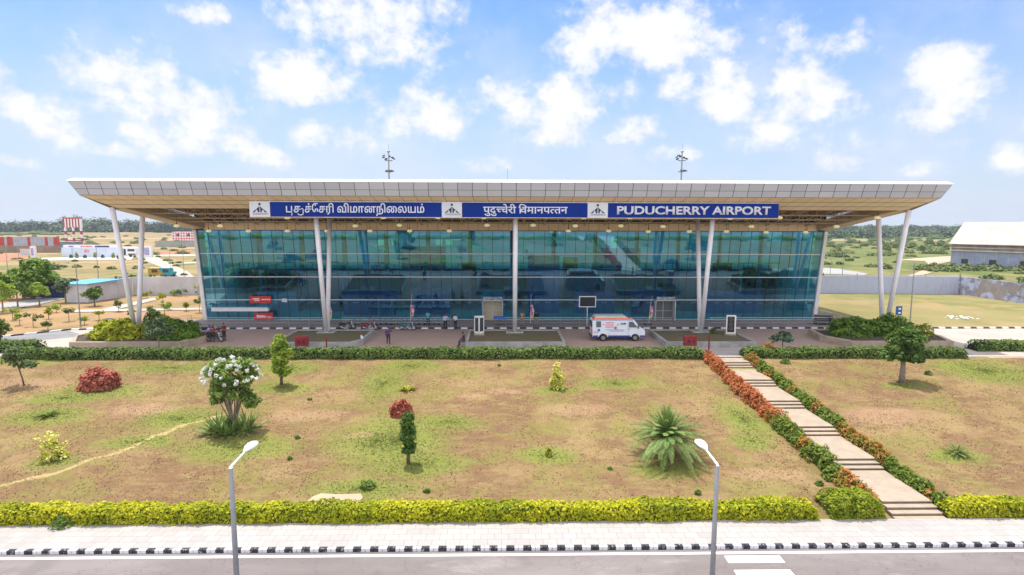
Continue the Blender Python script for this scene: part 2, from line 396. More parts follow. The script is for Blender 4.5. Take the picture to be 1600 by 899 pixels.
def lawn(x0, x1):
    nx, ny = int((x1-x0)/.5)+1, 50; v = []
    for j in range(ny+1):
        y = 24.72+(48.4-24.72)*j/ny
        for i in range(nx+1):
            x = x0+(x1-x0)*i/nx; e = min(1, min(y-24.72, 48.4-y)/1.0)
            z = -(48.25-y)*SL + (mn.noise(Vector((x*.35, y*.35, 0)))*.10+mn.noise(Vector((x*1.3, y*1.3, 3)))*.03)*e
            v.append((x, y, min(z, .03)))
    mb = MB(); w = nx+1; mb.add(v, [(j*w+i, j*w+i+1, (j+1)*w+i+1, (j+1)*w+i) for j in range(ny) for i in range(nx)])
    return mb
lw = lawn(-62, 18.3); lo = struct(lw.build('lawn', LAWN, smooth=True))
struct(lawn(21.0, 75).build('lawn', LAWN, smooth=True))

# loose tufts of grass over the lawn: many short blades nobody would count
def tufts():
    pts = []; gl = GREEN
    n = 130000; X = RNG.uniform(-45, 55, n); Y = RNG.uniform(25.2, 47.5, n)
    keep = ~((X > 17.6) & (X < 21.6)); X, Y = X[keep], Y[keep]
    dens = np.array([mn.noise(Vector((a*.5, b*.5, 7))) for a, b in zip(X, Y)]); k = dens+RNG.normal(0, .25, len(X)) > -.12; X, Y = X[k], Y[k]
    Z = np.array([lawn_z(a, b) for a, b in zip(X, Y)])
    C = np.stack([X, Y, Z+.012], 1); n = len(C)
    P = leaves(C, .034, 2.6, .1, .5); P[:, :, 2] += .0
    return P
tag(quadmesh('grass_tufts', tufts(), leafmat('straw', [(.17,.11,.055), (.22,.15,.075), (.30,.20,.10), (.40,.28,.16), (.21,.18,.06)], .5, .3)), 'short dry grass tufts scattered over the lawn', 'grass', kind='stuff')
gp = []
for (cx, cy, rx, ry) in GREEN:
    n = int(250*rx*ry); a = RNG.uniform(0, 2*pi, n); r = np.abs(RNG.normal(0, .8, n))
    gp.append(np.stack([cx+rx*r*np.cos(a), cy+ry*r*np.sin(a)], 1))
gp = np.concatenate(gp); gp = gp[((gp[:, 0] < 17.9) | (gp[:, 0] > 21.3)) & (gp[:, 1] < 47.7) & (gp[:, 1] > 25.2)]
Cg = np.stack([gp[:, 0], gp[:, 1], np.array([lawn_z(a, b) for a, b in gp])+.015], 1)
tag(quadmesh('green_grass', leaves(Cg, .035, 2.4, .5, .5), leafmat('green_blades', [(.10,.14,.025), (.18,.22,.04), (.27,.30,.08)], .6, .3)), 'fresh green grass in the watered patches of the lawn', 'grass', kind='stuff')

# ------------------------------------------------------------------ road, kerb, pavement, steps
def asphalt_mat(name, a, b2, scale=.25):
    ma = newmat(name); N, L, n, setin, m, mix, noise, step = NT(ma.node_tree)
    out = n('ShaderNodeOutputMaterial'); b = n('ShaderNodeBsdfPrincipled'); L.new(b.outputs[0], out.inputs[0]); b.inputs['Roughness'].default_value = .85; b.inputs['Specular IOR Level'].default_value = .25
    tc = n('ShaderNodeTexCoord'); v = tc.outputs['Object']
    mp = n('ShaderNodeMapping'); L.new(v, mp.inputs[0]); mp.inputs['Scale'].default_value = (.35, 1.4, 1)
    c = mix(step(noise(mp.outputs[0], scale, 6, .6), .35, .68), a, b2)
    c = mix(m('MULTIPLY', step(noise(v, 25, 3, .7), .4, .8), .3), c, tuple(x*.6 for x in a))
    c = mix(m('MULTIPLY', step(noise(mp.outputs[0], .6, 7, .72), .52, .68), .45), c, tuple(x*1.4 for x in b2))
    ws_ = noise(v, .5, 6, .6); c = mix(m('MULTIPLY', step(m('ABSOLUTE', m('SUBTRACT', ws_, .5)), .006, .0), .5), c, tuple(x*.45 for x in a))
    c = mix(m('MULTIPLY', step(noise(v, .33, 3, .5), .6, .66), .28), c, tuple(x*.6 for x in a))
    L.new(c, b.inputs['Base Color'])
    bn = n('ShaderNodeBump'); bn.inputs['Strength'].default_value = .25; bn.inputs['Distance'].default_value = .02; L.new(noise(v, 30, 3, .7), bn.inputs['Height']); L.new(bn.outputs[0], b.inputs['Normal'])
    return ma
ROAD = asphalt_mat('road_asphalt', (.17, .145, .137), (.235, .205, .195))
mb = MB(); mb.quad((-300, 15.95, -2.30), (300, 15.95, -2.30), (300, 22.76, -2.30), (-300, 22.76, -2.30)); struct(mb.build('road', ROAD))
mb = MB(); mb.quad((-300, 6.0, -2.30), (300, 6.0, -2.30), (300, 14.2, -2.30), (-300, 14.2, -2.30)); struct(mb.build('road', ROAD))
mb = MB(); mb.box(-300, 300, 14.2, 15.95, -2.4, -2.15); struct(mb.build('median', GREYC))
PAINT = pm('road_paint', (.80, .80, .80), .7, .05, 4, fine=.08)
mb = MB(); mb.quad((-300, 22.40, -2.296), (300, 22.40, -2.296), (300, 22.56, -2.296), (-300, 22.56, -2.296)); struct(mb.build('edge_line', PAINT))
mb = MB()
for k in range(6):
    y1 = 22.27-k*.98; mb.quad((9.32, y1-.5, -2.296), (11.66-k*.05, y1-.5, -2.296), (11.66-k*.05, y1, -2.296), (9.32, y1, -2.296))
struct(mb.build('zebra_crossing', PAINT))
def kerb_mat():
    ma = newmat('kerb_paint'); N, L, n, setin, m, mix, noise, step = NT(ma.node_tree)
    out = n('ShaderNodeOutputMaterial'); b = n('ShaderNodeBsdfPrincipled'); L.new(b.outputs[0], out.inputs[0]); b.inputs['Roughness'].default_value = .7
    g = n('ShaderNodeNewGeometry'); tc = n('ShaderNodeTexCoord'); v = tc.outputs['Object']; sp = n('ShaderNodeSeparateXYZ'); L.new(v, sp.inputs[0])
    alt = m('GREATER_THAN', m('MODULO', m('ADD', sp.outputs[0], 7000.0), .72), .36)
    wear = step(noise(v, 5, 6, .75), .56, .64)
    k = mix(wear, (.022, .023, .033), (.40, .39, .40))
    w = mix(m('MULTIPLY', step(noise(v, 3, 6, .7), .5, .7), .35), (.60, .60, .65), (.36, .34, .34))
    L.new(mix(alt, w, k), b.inputs['Base Color']); return ma
KERB = kerb_mat()
mb = MB(); X = -60.12
while X < 75:  # separate kerb stones with a thin joint
    mb.box(X+.008, X+.352, 22.76, 22.93, -2.42, -2.145+random.uniform(-.006, .006)); X += .36
struct(mb.build('kerb', KERB, bevel=.015))
def paver_mat(name, c1, c2, bw=.6, bh=.3, mortar=(.4, .38, .36), rough=.8):
    ma = newmat(name); N, L, n, setin, m, mix, noise, step = NT(ma.node_tree)
    out = n('ShaderNodeOutputMaterial'); b = n('ShaderNodeBsdfPrincipled'); L.new(b.outputs[0], out.inputs[0]); b.inputs['Roughness'].default_value = rough; b.inputs['Specular IOR Level'].default_value = .3
    tc = n('ShaderNodeTexCoord'); v = tc.outputs['Object']; br = n('ShaderNodeTexBrick'); L.new(v, br.inputs['Vector']); br.inputs['Scale'].default_value = 1
    br.inputs['Brick Width'].default_value = bw; br.inputs['Row Height'].default_value = bh; br.inputs['Mortar Size'].default_value = .008
    br.inputs['Color1'].default_value = (*c1, 1); br.inputs['Color2'].default_value = (*c2, 1); br.inputs['Mortar'].default_value = (*mortar, 1)
    f = step(noise(v, .6, 6, .65), .35, .7); c = mix(m('MULTIPLY', f, .5), br.outputs[0], tuple(x*.74 for x in c1))
    c = mix(m('MULTIPLY', step(noise(v, 9, 4, .7), .5, .8), .2), c, tuple(x*.6 for x in c2))
    L.new(c, b.inputs['Base Color']); return ma
PAVE = paver_mat('pavement_slabs', (.42, .385, .36), (.36, .335, .315), .6, .45, (.17, .155, .14))
mb = MB(); mb.box(-300, 300, 22.933, 24.9, -2.42, -2.15); struct(mb.build('pavement', PAVE))
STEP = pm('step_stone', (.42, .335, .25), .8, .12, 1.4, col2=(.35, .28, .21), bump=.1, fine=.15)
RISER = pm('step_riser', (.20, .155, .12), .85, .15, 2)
# flights of three steps between landings
mb = MB(); rs = MB(); top = -.02; y = 47.95; PX0, PX1 = 18.42, 20.85
cent = [46.15, 42.05, 37.95, 33.85, 29.75, 25.55]; rise = .125; z = 0.10
lev = [(47.95, .02)]
zz = .02; ycur = 48.0; treads = []
for ci in cent:
    fr = ci+.35; treads.append((ycur, fr, zz))
    ycur = fr
    for k in range(2):
        zz -= .1205; treads.append((ycur, ycur-.36, zz)); ycur -= .36
    zz -= .1205
treads.append((ycur, 24.9, -2.145)) if ycur > 24.95 else None
for (ya, yb, zt) in treads:
    mb.box(PX0, PX1, yb-.03, ya-.032, zt-.05, zt)
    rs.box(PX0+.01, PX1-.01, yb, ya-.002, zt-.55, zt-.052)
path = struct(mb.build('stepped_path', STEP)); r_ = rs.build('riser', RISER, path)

# ------------------------------------------------------------------ forecourt and side roads
FORE = paver_mat('forecourt_pavers', (.45, .315, .265), (.39, .27, .23), .4, .2, (.13, .10, .09))
LIGHTP = paver_mat('light_pavers', (.42, .37, .35), (.37, .33, .31), .5, .5, (.25, .22, .20))
CONC = pm('pale_concrete_drive', (.48, .41, .35), .85, .08, .3, col2=(.40, .34, .29), bump=.1, fine=.12)
def gpoly(name, pts, z, mat):
    mb = MB(); mb.quad(*[(p[0], p[1], z) for p in pts]); return struct(mb.build(name, mat))
gpoly('driveway', [(-31, 52), (36.5, 52), (36.5, 61.72), (-31, 61.72)], .008, FORE)
gpoly('pavement', [(-60, 48.3), (42.6, 48.3), (42.6, 51.998), (-60, 51.998)], .012, LIGHTP)
gpoly('driveway', [(36.502, 51.998), (130, 51.998), (130, 61.72), (36.502, 61.72)], .008, CONC)
gpoly('driveway', [(-31.002, 52.0), (-31.002, 61.72), (-46, 61.4), (-49.5, 57.8), (-54, 52.0)], .008, CONC)
gpoly('road', [(-42.4, 58.0), (-46.2, 60.7), (-60, 53), (-60, 49), (-52, 50.5)], .014, asphalt_mat('grey_lane', (.20, .195, .20), (.26, .25, .25)))
gpoly('driveway', [(42.602, 47.9), (130, 47.9), (130, 51.996), (42.602, 51.996)], .006, CONC)
def kerbline(pts, w=.25, h=.15):
    mb = MB()
    for i in range(len(pts)-1):
        a = Vector(pts[i]); b = Vector(pts[i+1]); d = (b-a); Ln = d.length; d.normalize(); nrm = Vector((-d.y, d.x)); s = 0
        while s < Ln-.1:
            e = min(s+.352, Ln); p, q = a+d*s, a+d*e
            mb.hexa([(p.x, p.y, -.05), (q.x, q.y, -.05), (q.x+nrm.x*w, q.y+nrm.y*w, -.05), (p.x+nrm.x*w, p.y+nrm.y*w, -.05),
                     (p.x, p.y, h), (q.x, q.y, h), (q.x+nrm.x*w, q.y+nrm.y*w, h), (p.x+nrm.x*w, p.y+nrm.y*w, h)]); s += .36
    return mb
K2 = newmat('kerb_paint_far')
def kerb2():
    N, L, n, setin, m, mix, noise, step = NT(K2.node_tree)
    out = n('ShaderNodeOutputMaterial'); b = n('ShaderNodeBsdfPrincipled'); L.new(b.outputs[0], out.inputs[0]); b.inputs['Roughness'].default_value = .7
    tc = n('ShaderNodeTexCoord'); v = tc.outputs['Object']; sp = n('ShaderNodeSeparateXYZ'); L.new(v, sp.inputs[0])
    alt = m('GREATER_THAN', m('MODULO', m('ADD', sp.outputs[0], 7000.0), 1.44), .72)
    w = mix(m('MULTIPLY', step(noise(v, 3, 6, .7), .5, .7), .35), (.75, .75, .78), (.42, .40, .38))
    L.new(mix(alt, w, (.03, .03, .04)), b.inputs['Base Color'])
kerb2()
struct(kerbline([(-33, 61.72), (130, 61.72)]).build('kerb', K2))
struct(kerbline([(-54, 54.3), (-50, 57.6), (-46.6, 61.0), (-40.5, 62.1), (-33.2, 61.9)]).build('kerb', K2))
gpoly('veranda', [(-35.6, 61.97), (38.2, 61.97), (38.2, 67.1), (-35.6, 67.1)], .15, paver_mat('veranda_tiles', (.34, .28, .27), (.30, .25, .24), .6, .6, (.15, .13, .12)))
gpoly('pavement', [(-46.4, 62.1), (-35.602, 61.99), (-35.602, 67.8), (-38, 67.0)], .03, CONC)
gpoly('pavement', [(38.202, 61.99), (41, 61.99), (39.5, 68), (38.202, 68)], .03, CONC)
# diagonal bay marks on the forecourt
mb = MB()
for k in range(22):
    x = -17+k*1.55
    if -3.6 < x < 3: continue
    mb.quad((x, 59.2, .013), (x+.08, 59.2, .013), (x+1.08, 61.5, .013), (x+1.0, 61.5, .013))
struct(mb.build('bay_lines', pm('faded_paint', (.30, .27, .25), .8, .2, 2)))

def pxpoly(name, pts, z, mat): return gpoly(name, [at(a, b, z) for a, b in pts], z, mat)
ASPH2 = asphalt_mat('old_asphalt', (.30, .29, .28), (.38, .36, .34), .1)
pxpoly('road', [(-60, 497), (-60, 484), (60, 466), (108, 459), (110, 465), (60, 476)], .012, ASPH2)
PATHM = pm('pale_path', (.52, .47, .40), .9, .1, .5, fine=.2)
pxpoly('path', [(160, 483), (240, 465), (246, 468), (230, 472), (168, 487)], .012, PATHM)
pxpoly('path', [(110, 484.5), (318, 481), (318, 484), (110, 488)], .016, PATHM)
pxpoly('path', [(205, 399), (240, 399), (292, 424), (310, 437), (288, 437), (258, 420)], .012, pm('dirt_road', (.50, .42, .34), .95, .1, .06, fine=.1))
pxpoly('path', [(240, 398), (420, 396.5), (420, 399), (240, 401)], .016, MC['dirt_road'])
pxpoly('path', [(268, 411), (420, 405), (420, 407), (272, 413)], .016, MC['dirt_road'])
pxpoly('path', [(60, 407), (60, 403.5), (210, 400), (205, 406)], .014, pm('white_sand', (.66, .62, .56), .9, .1, .1))
RED = pm('red_soil', (.50, .22, .11), .95, .2, .08, fine=.2)
pxpoly('soil', [(-40, 409), (-40, 397), (30, 396), (45, 401), (52, 406)], .010, RED)
pxpoly('soil', [(238, 393), (300, 391), (300, 396), (240, 398)], .010, RED)
pxpoly('path', [(1418, 432), (1455, 417), (1445, 408), (1400, 406), (1487, 400), (1487, 408), (1462, 414), (1480, 417), (1446, 429)], .012, pm('track_red', (.56, .40, .28), .95, .12, .05, fine=.1))
pxpoly('road', [(1270, 418), (1310, 420), (1358, 428), (1350, 430), (1270, 428)], .012, ASPH2)

# ================================================================== airport terminal
XC = 1.35
TERM = thing('airport_terminal', 'long glass fronted airport terminal under an overhanging white roof on slanted columns', 'airport terminal', (XC, 66, 0))
def tb(name, mb, mat, parent=TERM, **k):
    # terminal parts are modelled in world metres, stored relative to the terminal's base
    if parent is TERM: mb.v = [(a-XC, b-66, c) for a, b, c in mb.v]
    elif parent is not None: mb.v = [(a-XC, b-66, c) for a, b, c in mb.v]
    return mb.build(name, mat, parent, **k)
BACKING = pm('seam_dark', (.06, .06, .065), .7, .1, 3)
PANEL = islandmat('alu_panel', ((.40, .42, .51), (.53, .55, .65)), .38, .0, .5)
CAPM = pm('roof_cap_white', (.82, .82, .82), .5, .03, .5)
BEIGE = islandmat('beige_soffit', ((.74, .57, .38), (.80, .63, .43)), .45, .0, .4)
BEIGE1 = pm('beige_band', (.78, .62, .42), .6, .05, 1)
TRUSSM = pm('truss_paint', (.60, .47, .33), .55, .1, 2)
DECKM = pm('roof_deck', (.30, .22, .15), .8, .15, .6)
ALU = pm('aluminium_trim', (.62, .64, .66), .4, .05, 2, metal=.2)
# --- roof: fascia, sloping soffit lip, side soffits, deck
FT = (53.0, 15.30); FB = (53.55, 14.02); FM_ = .56
HT, HBm = 40.72, 40.12           # half widths at the top and the bottom of the fascia
SI = (55.25, 12.88); HS = 37.95   # inner edge of the lip
def fpt(u, v):  # v 0 top .. 1 bottom on the fascia; only the end panels taper
    h = HT+(HBm-HT)*v if abs(u) > .975 else HT*.996; return Vector((XC+u*h, FT[0]+(FB[0]-FT[0])*v, FT[1]+(FB[1]-FT[1])*v))
roof = MB()
SKY = [(69.5, 72.5), (76.2, 79.5), (83.2, 86.5)]; ye = [53.02]+[v for p in SKY for v in p]+[95]  # roof slots for invented skylights, out of view, that brighten the interior
for i in range(0, len(ye), 2): roof.quad((XC-HT, ye[i], 15.30-(ye[i]-53)*.007), (XC+HT, ye[i], 15.30-(ye[i]-53)*.007), (XC+HT, ye[i+1], 15.30-(ye[i+1]-53)*.007), (XC-HT, ye[i+1], 15.30-(ye[i+1]-53)*.007))
roof.quad((XC-HT, 53.02, 15.30), (XC-HBm, 53.58, 14.0), (XC-36.4, 66.5, 10.72), (XC-38.5, 95, 10.72), (XC-HT, 95, 15.0))
roof.quad((XC+HT, 53.02, 15.30), (XC+HT, 95, 15.0), (XC+38.5, 95, 10.72), (XC+36.4, 66.5, 10.72), (XC+HBm, 53.58, 14.0))
roof.quad((XC-HT, 95, 15.0), (XC+HT, 95, 15.0), (XC+38.5, 95, 10.72), (XC-38.5, 95, 10.72))
ROOF = tb('roof', roof, PANEL)
def translucent_mat():
    ma = newmat('added_skylight_sheet'); N, L, n, setin, m, mix, noise, step = NT(ma.node_tree)
    out = n('ShaderNodeOutputMaterial'); tr = n('ShaderNodeBsdfTranslucent'); tr.inputs[0].default_value = (.75, .85, .9, 1); L.new(tr.outputs[0], out.inputs[0]); return ma
FILL_SHEET = translucent_mat()  # diffusing sheet of the added skylights, spreads sunlight into the hall
for ya, yb in SKY:
    q = MB(); q.quad((XC-HT+.5, ya, 15.19), (XC+HT-.5, ya, 15.19), (XC+HT-.5, yb, 15.17), (XC-HT+.5, yb, 15.17)); tb('added_skylight', q, FILL_SHEET, ROOF)
cap = MB(); cap.prism([(52.97, 15.28), (53.0, 15.31), (53.75, 15.56), (54.3, 15.60), (54.3, 15.31)], 'x', XC-HT-.02, XC+HT+.02); tb('roof_cap', cap, CAPM, ROOF)
bk = MB(); a, b_, c, d = fpt(-1, 0), fpt(1, 0), fpt(1, 1), fpt(-1, 1); bk.quad(*(p+Vector((0, .03, 0)) for p in (a, b_, c, d))); tb('fascia_backing', bk, BACKING, ROOF)
fp = MB(); NP = 60
for i in range(NP):
    for (v0, v1) in ((.0, FM_), (FM_, 1.0)):
        ua, ub = -1+2*i/NP+.0006, -1+2*(i+1)/NP-.0006
        fp.quad(fpt(ua, v0+.012), fpt(ub, v0+.012), fpt(ub, v1-.012), fpt(ua, v1-.012))
tb('fascia', fp, PANEL, ROOF)
def lip(u, v):
    h = HBm+(HS-HBm)*v; return Vector((XC+u*h, FB[0]+(SI[0]-FB[0])*v, FB[1]+(SI[1]-FB[1])*v))
bk = MB(); bk.quad(*(p+Vector((0, .03, .03)) for p in (lip(-1, 0), lip(1, 0), lip(1, 1), lip(-1, 1)))); tb('soffit_backing', bk, BACKING, ROOF)
sp_ = MB()
for i in range(NP):
    for (v0, v1) in ((0, .36), (.36, .7), (.7, 1.0)):
        ua, ub = -1+2*i/NP+.0004, -1+2*(i+1)/NP-.0004
        sp_.quad(lip(ua, v0+.012), lip(ub, v0+.012), lip(ub, v1-.012), lip(ua, v1-.012))
tb('soffit', sp_, BEIGE, ROOF)
for s in (-1, 1):   # side soffit strip from the lip corner down to the head of the glass, and the beam inside it
    A = Vector((XC+s*38.3, 55.2, 12.78)); B = Vector((XC+s*36.3, 66.2, 10.66)); A2 = Vector((XC+s*37.5, 55.25, 12.88)); B2 = Vector((XC+s*35.3, 66.0, 10.82))
    C0 = Vector((XC+s*HBm, 53.6, 14.0))
    q = MB(); q.quad(A, A2, B2, B); q.quad(C0, A, Vector((XC+s*38.6, 55.6, 13.1)))
    q.quad(C0, A, B, Vector((XC+s*38.0, 67, 11.6))); tb('side_soffit', q, BEIGE1, ROOF)
    q = MB(); q.hexa([A2, B2, B2-Vector((s*.35, 0, 0)), A2-Vector((s*.35, 0, 0))]+[p+Vector((0, 0, .95)) for p in (A2, B2, B2-Vector((s*.35, 0, 0)), A2-Vector((s*.35, 0, 0)))]); tb('side_beam', q, TRUSSM, ROOF)
dk = MB(); dk.quad((XC-38.3, 55.3, 14.3), (XC+38.3, 55.3, 14.3), (XC+37, 66, 12.6), (XC-37, 66, 12.6)); tb('roof_deck', dk, DECKM, ROOF)
# --- trusses under the roof
def truss(y, zb, h, half, name='truss', step=1.9):
    t = MB(); x0, x1 = XC-half, XC+half
    for z in (zb, zb+h): t.box(x0, x1, y-.06, y+.06, z-.05, z+.05)
    n = int((x1-x0)/step); st = (x1-x0)/n
    for i in range(n+1): t.tube([(x0+i*st, y, zb), (x0+i*st, y, zb+h)], .035, 5, False)
    for i in range(n):
        a, b = (zb, zb+h) if i % 2 == 0 else (zb+h, zb); t.tube([(x0+i*st, y, a), (x0+(i+1)*st, y, b)], .035, 5, False)
    return tb(name, t, TRUSSM)
truss(56.2, 12.95, 1.1, 37.2); truss(58.4, 12.45, 1.2, 36.8); truss(60.7, 12.0, 1.1, 36.2); truss(62.8, 11.65, .8, 35.9)
t = MB()
for i in range(32):
    x = XC-35.9+i*71.8/31; t.tube([(x, 55.4, 12.95), (x, 65.4, 11.35)], .05, 5, False); t.tube([(x, 55.4, 13.9), (x, 65.4, 12.4)], .05, 5, False)
    for k in range(6):
        ya = 55.4+k*10/6; yb = ya+10/6; z = lambda yy: 12.95-(yy-55.4)*.16
        t.tube([(x, ya, z(ya)+(.95 if k % 2 else 0)), (x, yb, z(yb)+(0 if k % 2 else .95))], .035, 4, False)
tb('cross_truss', t, TRUSSM)
bd = MB(); nb = 61
for i in range(nb):
    xa = XC-35.2+i*70.4/nb; bd.quad((xa+.015, 65.55, 11.55), (xa+70.4/nb-.015, 65.55, 11.55), (xa+70.4/nb-.015, 65.6, 10.74), (xa+.015, 65.6, 10.74))
tb('header_band', bd, BEIGE)
bd = MB(); bd.box(XC-36.2, XC+36.2, 65.63, 66.2, 10.66, 12.6); tb('header_backing', bd, BACKING)
# --- slanted columns in pairs
COLM = pm('column_paint', (.80, .79, .86), .45, .06, .8)
for k in range(-2, 3):
    cx = XC+19.2*k
    c = MB(); c.tube([(cx, 57.45, .02), (cx, 55.3, 12.98)], [.215, .235], 18); tb('column', c, COLM, smooth=True)
    c = MB(); c.tube([(cx+.02, 57.75, .02), (cx+.02, 59.8, 12.2)], [.215, .235], 18); tb('column', c, COLM, smooth=True)
    c = MB(); c.box(cx-.9, cx+.9, 57.0, 58.2, .3, .52); tb('column_base', c, GREYC, bevel=.02)
# --- curtain wall
def glass_mat():
    ma = newmat('teal_reflective_glass'); N, L, n, setin, m, mix, noise, step = NT(ma.node_tree)
    out = n('ShaderNodeOutputMaterial'); tr = n('ShaderNodeBsdfTransparent'); gl = n('ShaderNodeBsdfGlossy'); mx = n('ShaderNodeMixShader')
    gl.inputs['Roughness'].default_value = .0; gl.inputs['Color'].default_value = (.37, .80, 1.0, 1)
    g = n('ShaderNodeNewGeometry'); r = g.outputs['Random Per Island']
    tc = n('ShaderNodeTexCoord'); nz = noise(tc.outputs['Object'], .45, 2, .5)
    L.new(mix(r, (.03, .53, .80), (.06, .62, .88)), tr.inputs[0])
    lw = n('ShaderNodeLayerWeight'); lw.inputs[0].default_value = .35
    L.new(m('ADD', m('MULTIPLY', lw.outputs['Fresnel'], .7), .33, clamp=True), mx.inputs[0])
    bn = n('ShaderNodeBump'); bn.inputs['Strength'].default_value = .06; bn.inputs['Distance'].default_value = .05; L.new(nz, bn.inputs['Height']); L.new(bn.outputs[0], gl.inputs['Normal'])
    L.new(tr.outputs[0], mx.inputs[1]); L.new(gl.outputs[0], mx.inputs[2]); L.new(mx.outputs[0], out.inputs[0]); return ma
GLASS = glass_mat()
GB = (67.05, .15); GT = (65.68, 10.72); HW = 36.05
def gp_(x, v): return Vector((x, GB[0]+(GT[0]-GB[0])*v, GB[1]+(GT[1]-GB[1])*v))
rows = [0.0, .228, .487, .745, 1.0]; NB = 12; NPANE = 5
mull = pm('mullion_dark', (.035, .045, .05), .5, .1, 3)
pw = 2*HW/(NB*NPANE)
door_bays = {(5, 0, 2), (5, 0, 3), (8, 0, 4), (9, 0, 0)}
def flush(q, fr):
    if q.v: win = tb('window', q, GLASS); tb('mullion', fr, mull, win)
    return MB(), MB()
for bi in range(NB):
    for ri in range(4):
        q = MB(); fr = MB(); v0, v1 = rows[ri], rows[ri+1]
        for k in range(NPANE):
            if (bi, ri, k) in door_bays: q, fr = flush(q, fr); continue
            xa = XC-HW+(bi*NPANE+k)*pw
            tl = [random.uniform(-.004, .004) for _ in range(4)]
            P = [gp_(xa+.012, v0+.001), gp_(xa+pw-.012, v0+.001), gp_(xa+pw-.012, v1-.001), gp_(xa+.012, v1-.001)]
            q.quad(*[p+Vector((0, t_, 0)) for p, t_ in zip(P, tl)])
            a0, a1 = gp_(xa-.022, v0), gp_(xa-.022, v1); w = Vector((.044, 0, 0)); d = Vector((0, .09, 0)); e = Vector((0, -.012, 0))
            fr.hexa([a0+e, a0+w+e, a0+w+d, a0+d, a1+e, a1+w+e, a1+w+d, a1+d])
        flush(q, fr)
for v in rows:
    if v == 1.0: continue
    p = gp_(0, v); t = MB(); t.box(XC-HW, XC+HW, p.y-.07, p.y+.05, p.z-.045, p.z+.045); tb('transom', t, ALU)
for s in (-1, 1):  # white end fins of the curtain wall
    x = XC+s*HW; t = MB()
    t.hexa([(x, GB[0]-.2, 0), (x+s*.45, GB[0]-.2, 0), (x+s*.45, GB[0]+1.6, 0), (x, GB[0]+1.6, 0), (x, GT[0]-.2, 10.7), (x+s*.35, GT[0]-.2, 10.7), (x+s*.35, GT[0]+1.6, 10.7), (x, GT[0]+1.6, 10.7)])
    tb('end_fin', t, WHITE)
# --- body of the building behind the glass
INW = pm('interior_wall', (.50, .66, .72), .8, .06, .3)
FLOORM = pm('interior_floor', (.46, .44, .40), .35, .06, .4)
t = MB(); t.box(XC-HW-.4, XC-HW-.1, 68.7, 94, 0, 10.9); tb('side_wall', t, WHITE); t = MB(); t.box(XC+HW+.1, XC+HW+.4, 68.7, 94, 0, 10.9); tb('side_wall', t, WHITE)
t = MB(); t.quad((XC-HW, 67.1, .14), (XC+HW, 67.1, .14), (XC+HW, 92, .14), (XC-HW, 92, .14)); tb('floor', t, FLOORM)
t = MB(); t.box(XC-HW, XC+HW, 66.3, 68.9, 10.75, 10.95)
for ya, yb in ((72.6, 76.0), (79.6, 83.0), (86.6, 92)): t.box(XC-HW, XC+HW, ya, yb, 10.75, 10.95)
tb('ceiling', t, INW)
t = MB()   # rear wall with glazed openings that let daylight in
ops = [(-20.5, -19.4, 8.2, 9.0), (-19, -18, 8.2, 9.0), (-11.5, -10.5, 8.2, 9.1), (-10, -9, 8.2, 9.1), (15.6, 16.5, 6.0, 9.4), (12.6, 13.6, 8.3, 9.1)]
xsr = sorted({XC-HW, XC+HW}|{XC+o[0] for o in ops}|{XC+o[1] for o in ops}); zsr = sorted({0.14, 10.75}|{o[2] for o in ops}|{o[3] for o in ops})
for i in range(len(xsr)-1):
    for j in range(len(zsr)-1):
        cx, cz = (xsr[i]+xsr[i+1])/2-XC, (zsr[j]+zsr[j+1])/2
        if any(o[0] < cx < o[1] and o[2] < cz < o[3] for o in ops): continue
        t.quad((xsr[i], 88, zsr[j]), (xsr[i+1], 88, zsr[j]), (xsr[i+1], 88, zsr[j+1]), (xsr[i], 88, zsr[j+1]))
tb('back_wall', t, INW)
t = MB(); t.box(XC-HW, XC+HW, 76, 88, 4.9, 5.4); tb('mezzanine', t, pm('slab', (.30, .34, .36), .7, .1, 1))
t = MB(); t.box(XC-HW, XC+HW, 75.7, 75.9, 5.4, 5.5); t.box(XC-HW, XC+HW, 75.7, 75.9, 6.3, 6.38)
for i in range(60): t.box(XC-HW+i*1.2, XC-HW+i*1.2+.05, 75.75, 75.85, 5.4, 6.3)
tb('mezzanine_rail', t, DARK)
t = MB()
for i in range(13):
    x = XC-33+i*5.5; t.tube([(x, 75, .1), (x, 75, 10.8)], .28, 12)
tb('interior_column', t, pm('blue_steel', (.05, .24, .33), .5, .1, 1))
BLUEP = pm('blue_partition', (.02, .22, .50), .5, .1, .8); BROWNP = pm('brown_partition', (.10, .06, .05), .6, .2, 2)
for (xa, xb, za, zb, y, m_) in [(-21, -14.5, .15, 3.2, 70.5, BLUEP), (-4, -1, .15, 3.1, 71, INW), (-12.5, -7.8, .15, 3.3, 71, BLUEP), (8, 13, .15, 3.0, 72, BLUEP), (15, 19, .15, 3.4, 70.6, BLUEP), (2, 6, .15, 7.5, 72, BLUEP),
                         (24, 32, .15, 3.0, 72, BLUEP), (-32, -27, .15, 3.0, 71, INW), (-15, -9, 5.4, 8.4, 78, BLUEP), (12, 18, 5.4, 8.2, 79, BLUEP), (26, 28.5, .15, 6.5, 73, BROWNP), (-6.5, -4.6, 3.2, 6.6, 73, BROWNP), (7, 9, 5.5, 7, 77, DARK), (30, 31.5, 4, 6, 73, BROWNP)]:
    t = MB(); t.box(XC+xa, XC+xb, y, y+.25, za, zb); tb('partition', t, m_)
for i in range(10):
    for j in range(2):
        t = MB(); t.disc((XC-31+i*6.8, 73+j*8.2, 10.72), .35, 'z', .06, 14); tb('ceiling_fitting', t, DARK)
# --- ticket counters seen through the lowest panes
for x in (-30, -24, 10, 16, 22, 29): t = MB(); t.box(XC+x, XC+x+2.6, 73.5, 74.3, .14, 1.25); tb('counter', t, pm('counter_top', (.15, .14, .13), .5, .1, 2), bevel=.02)
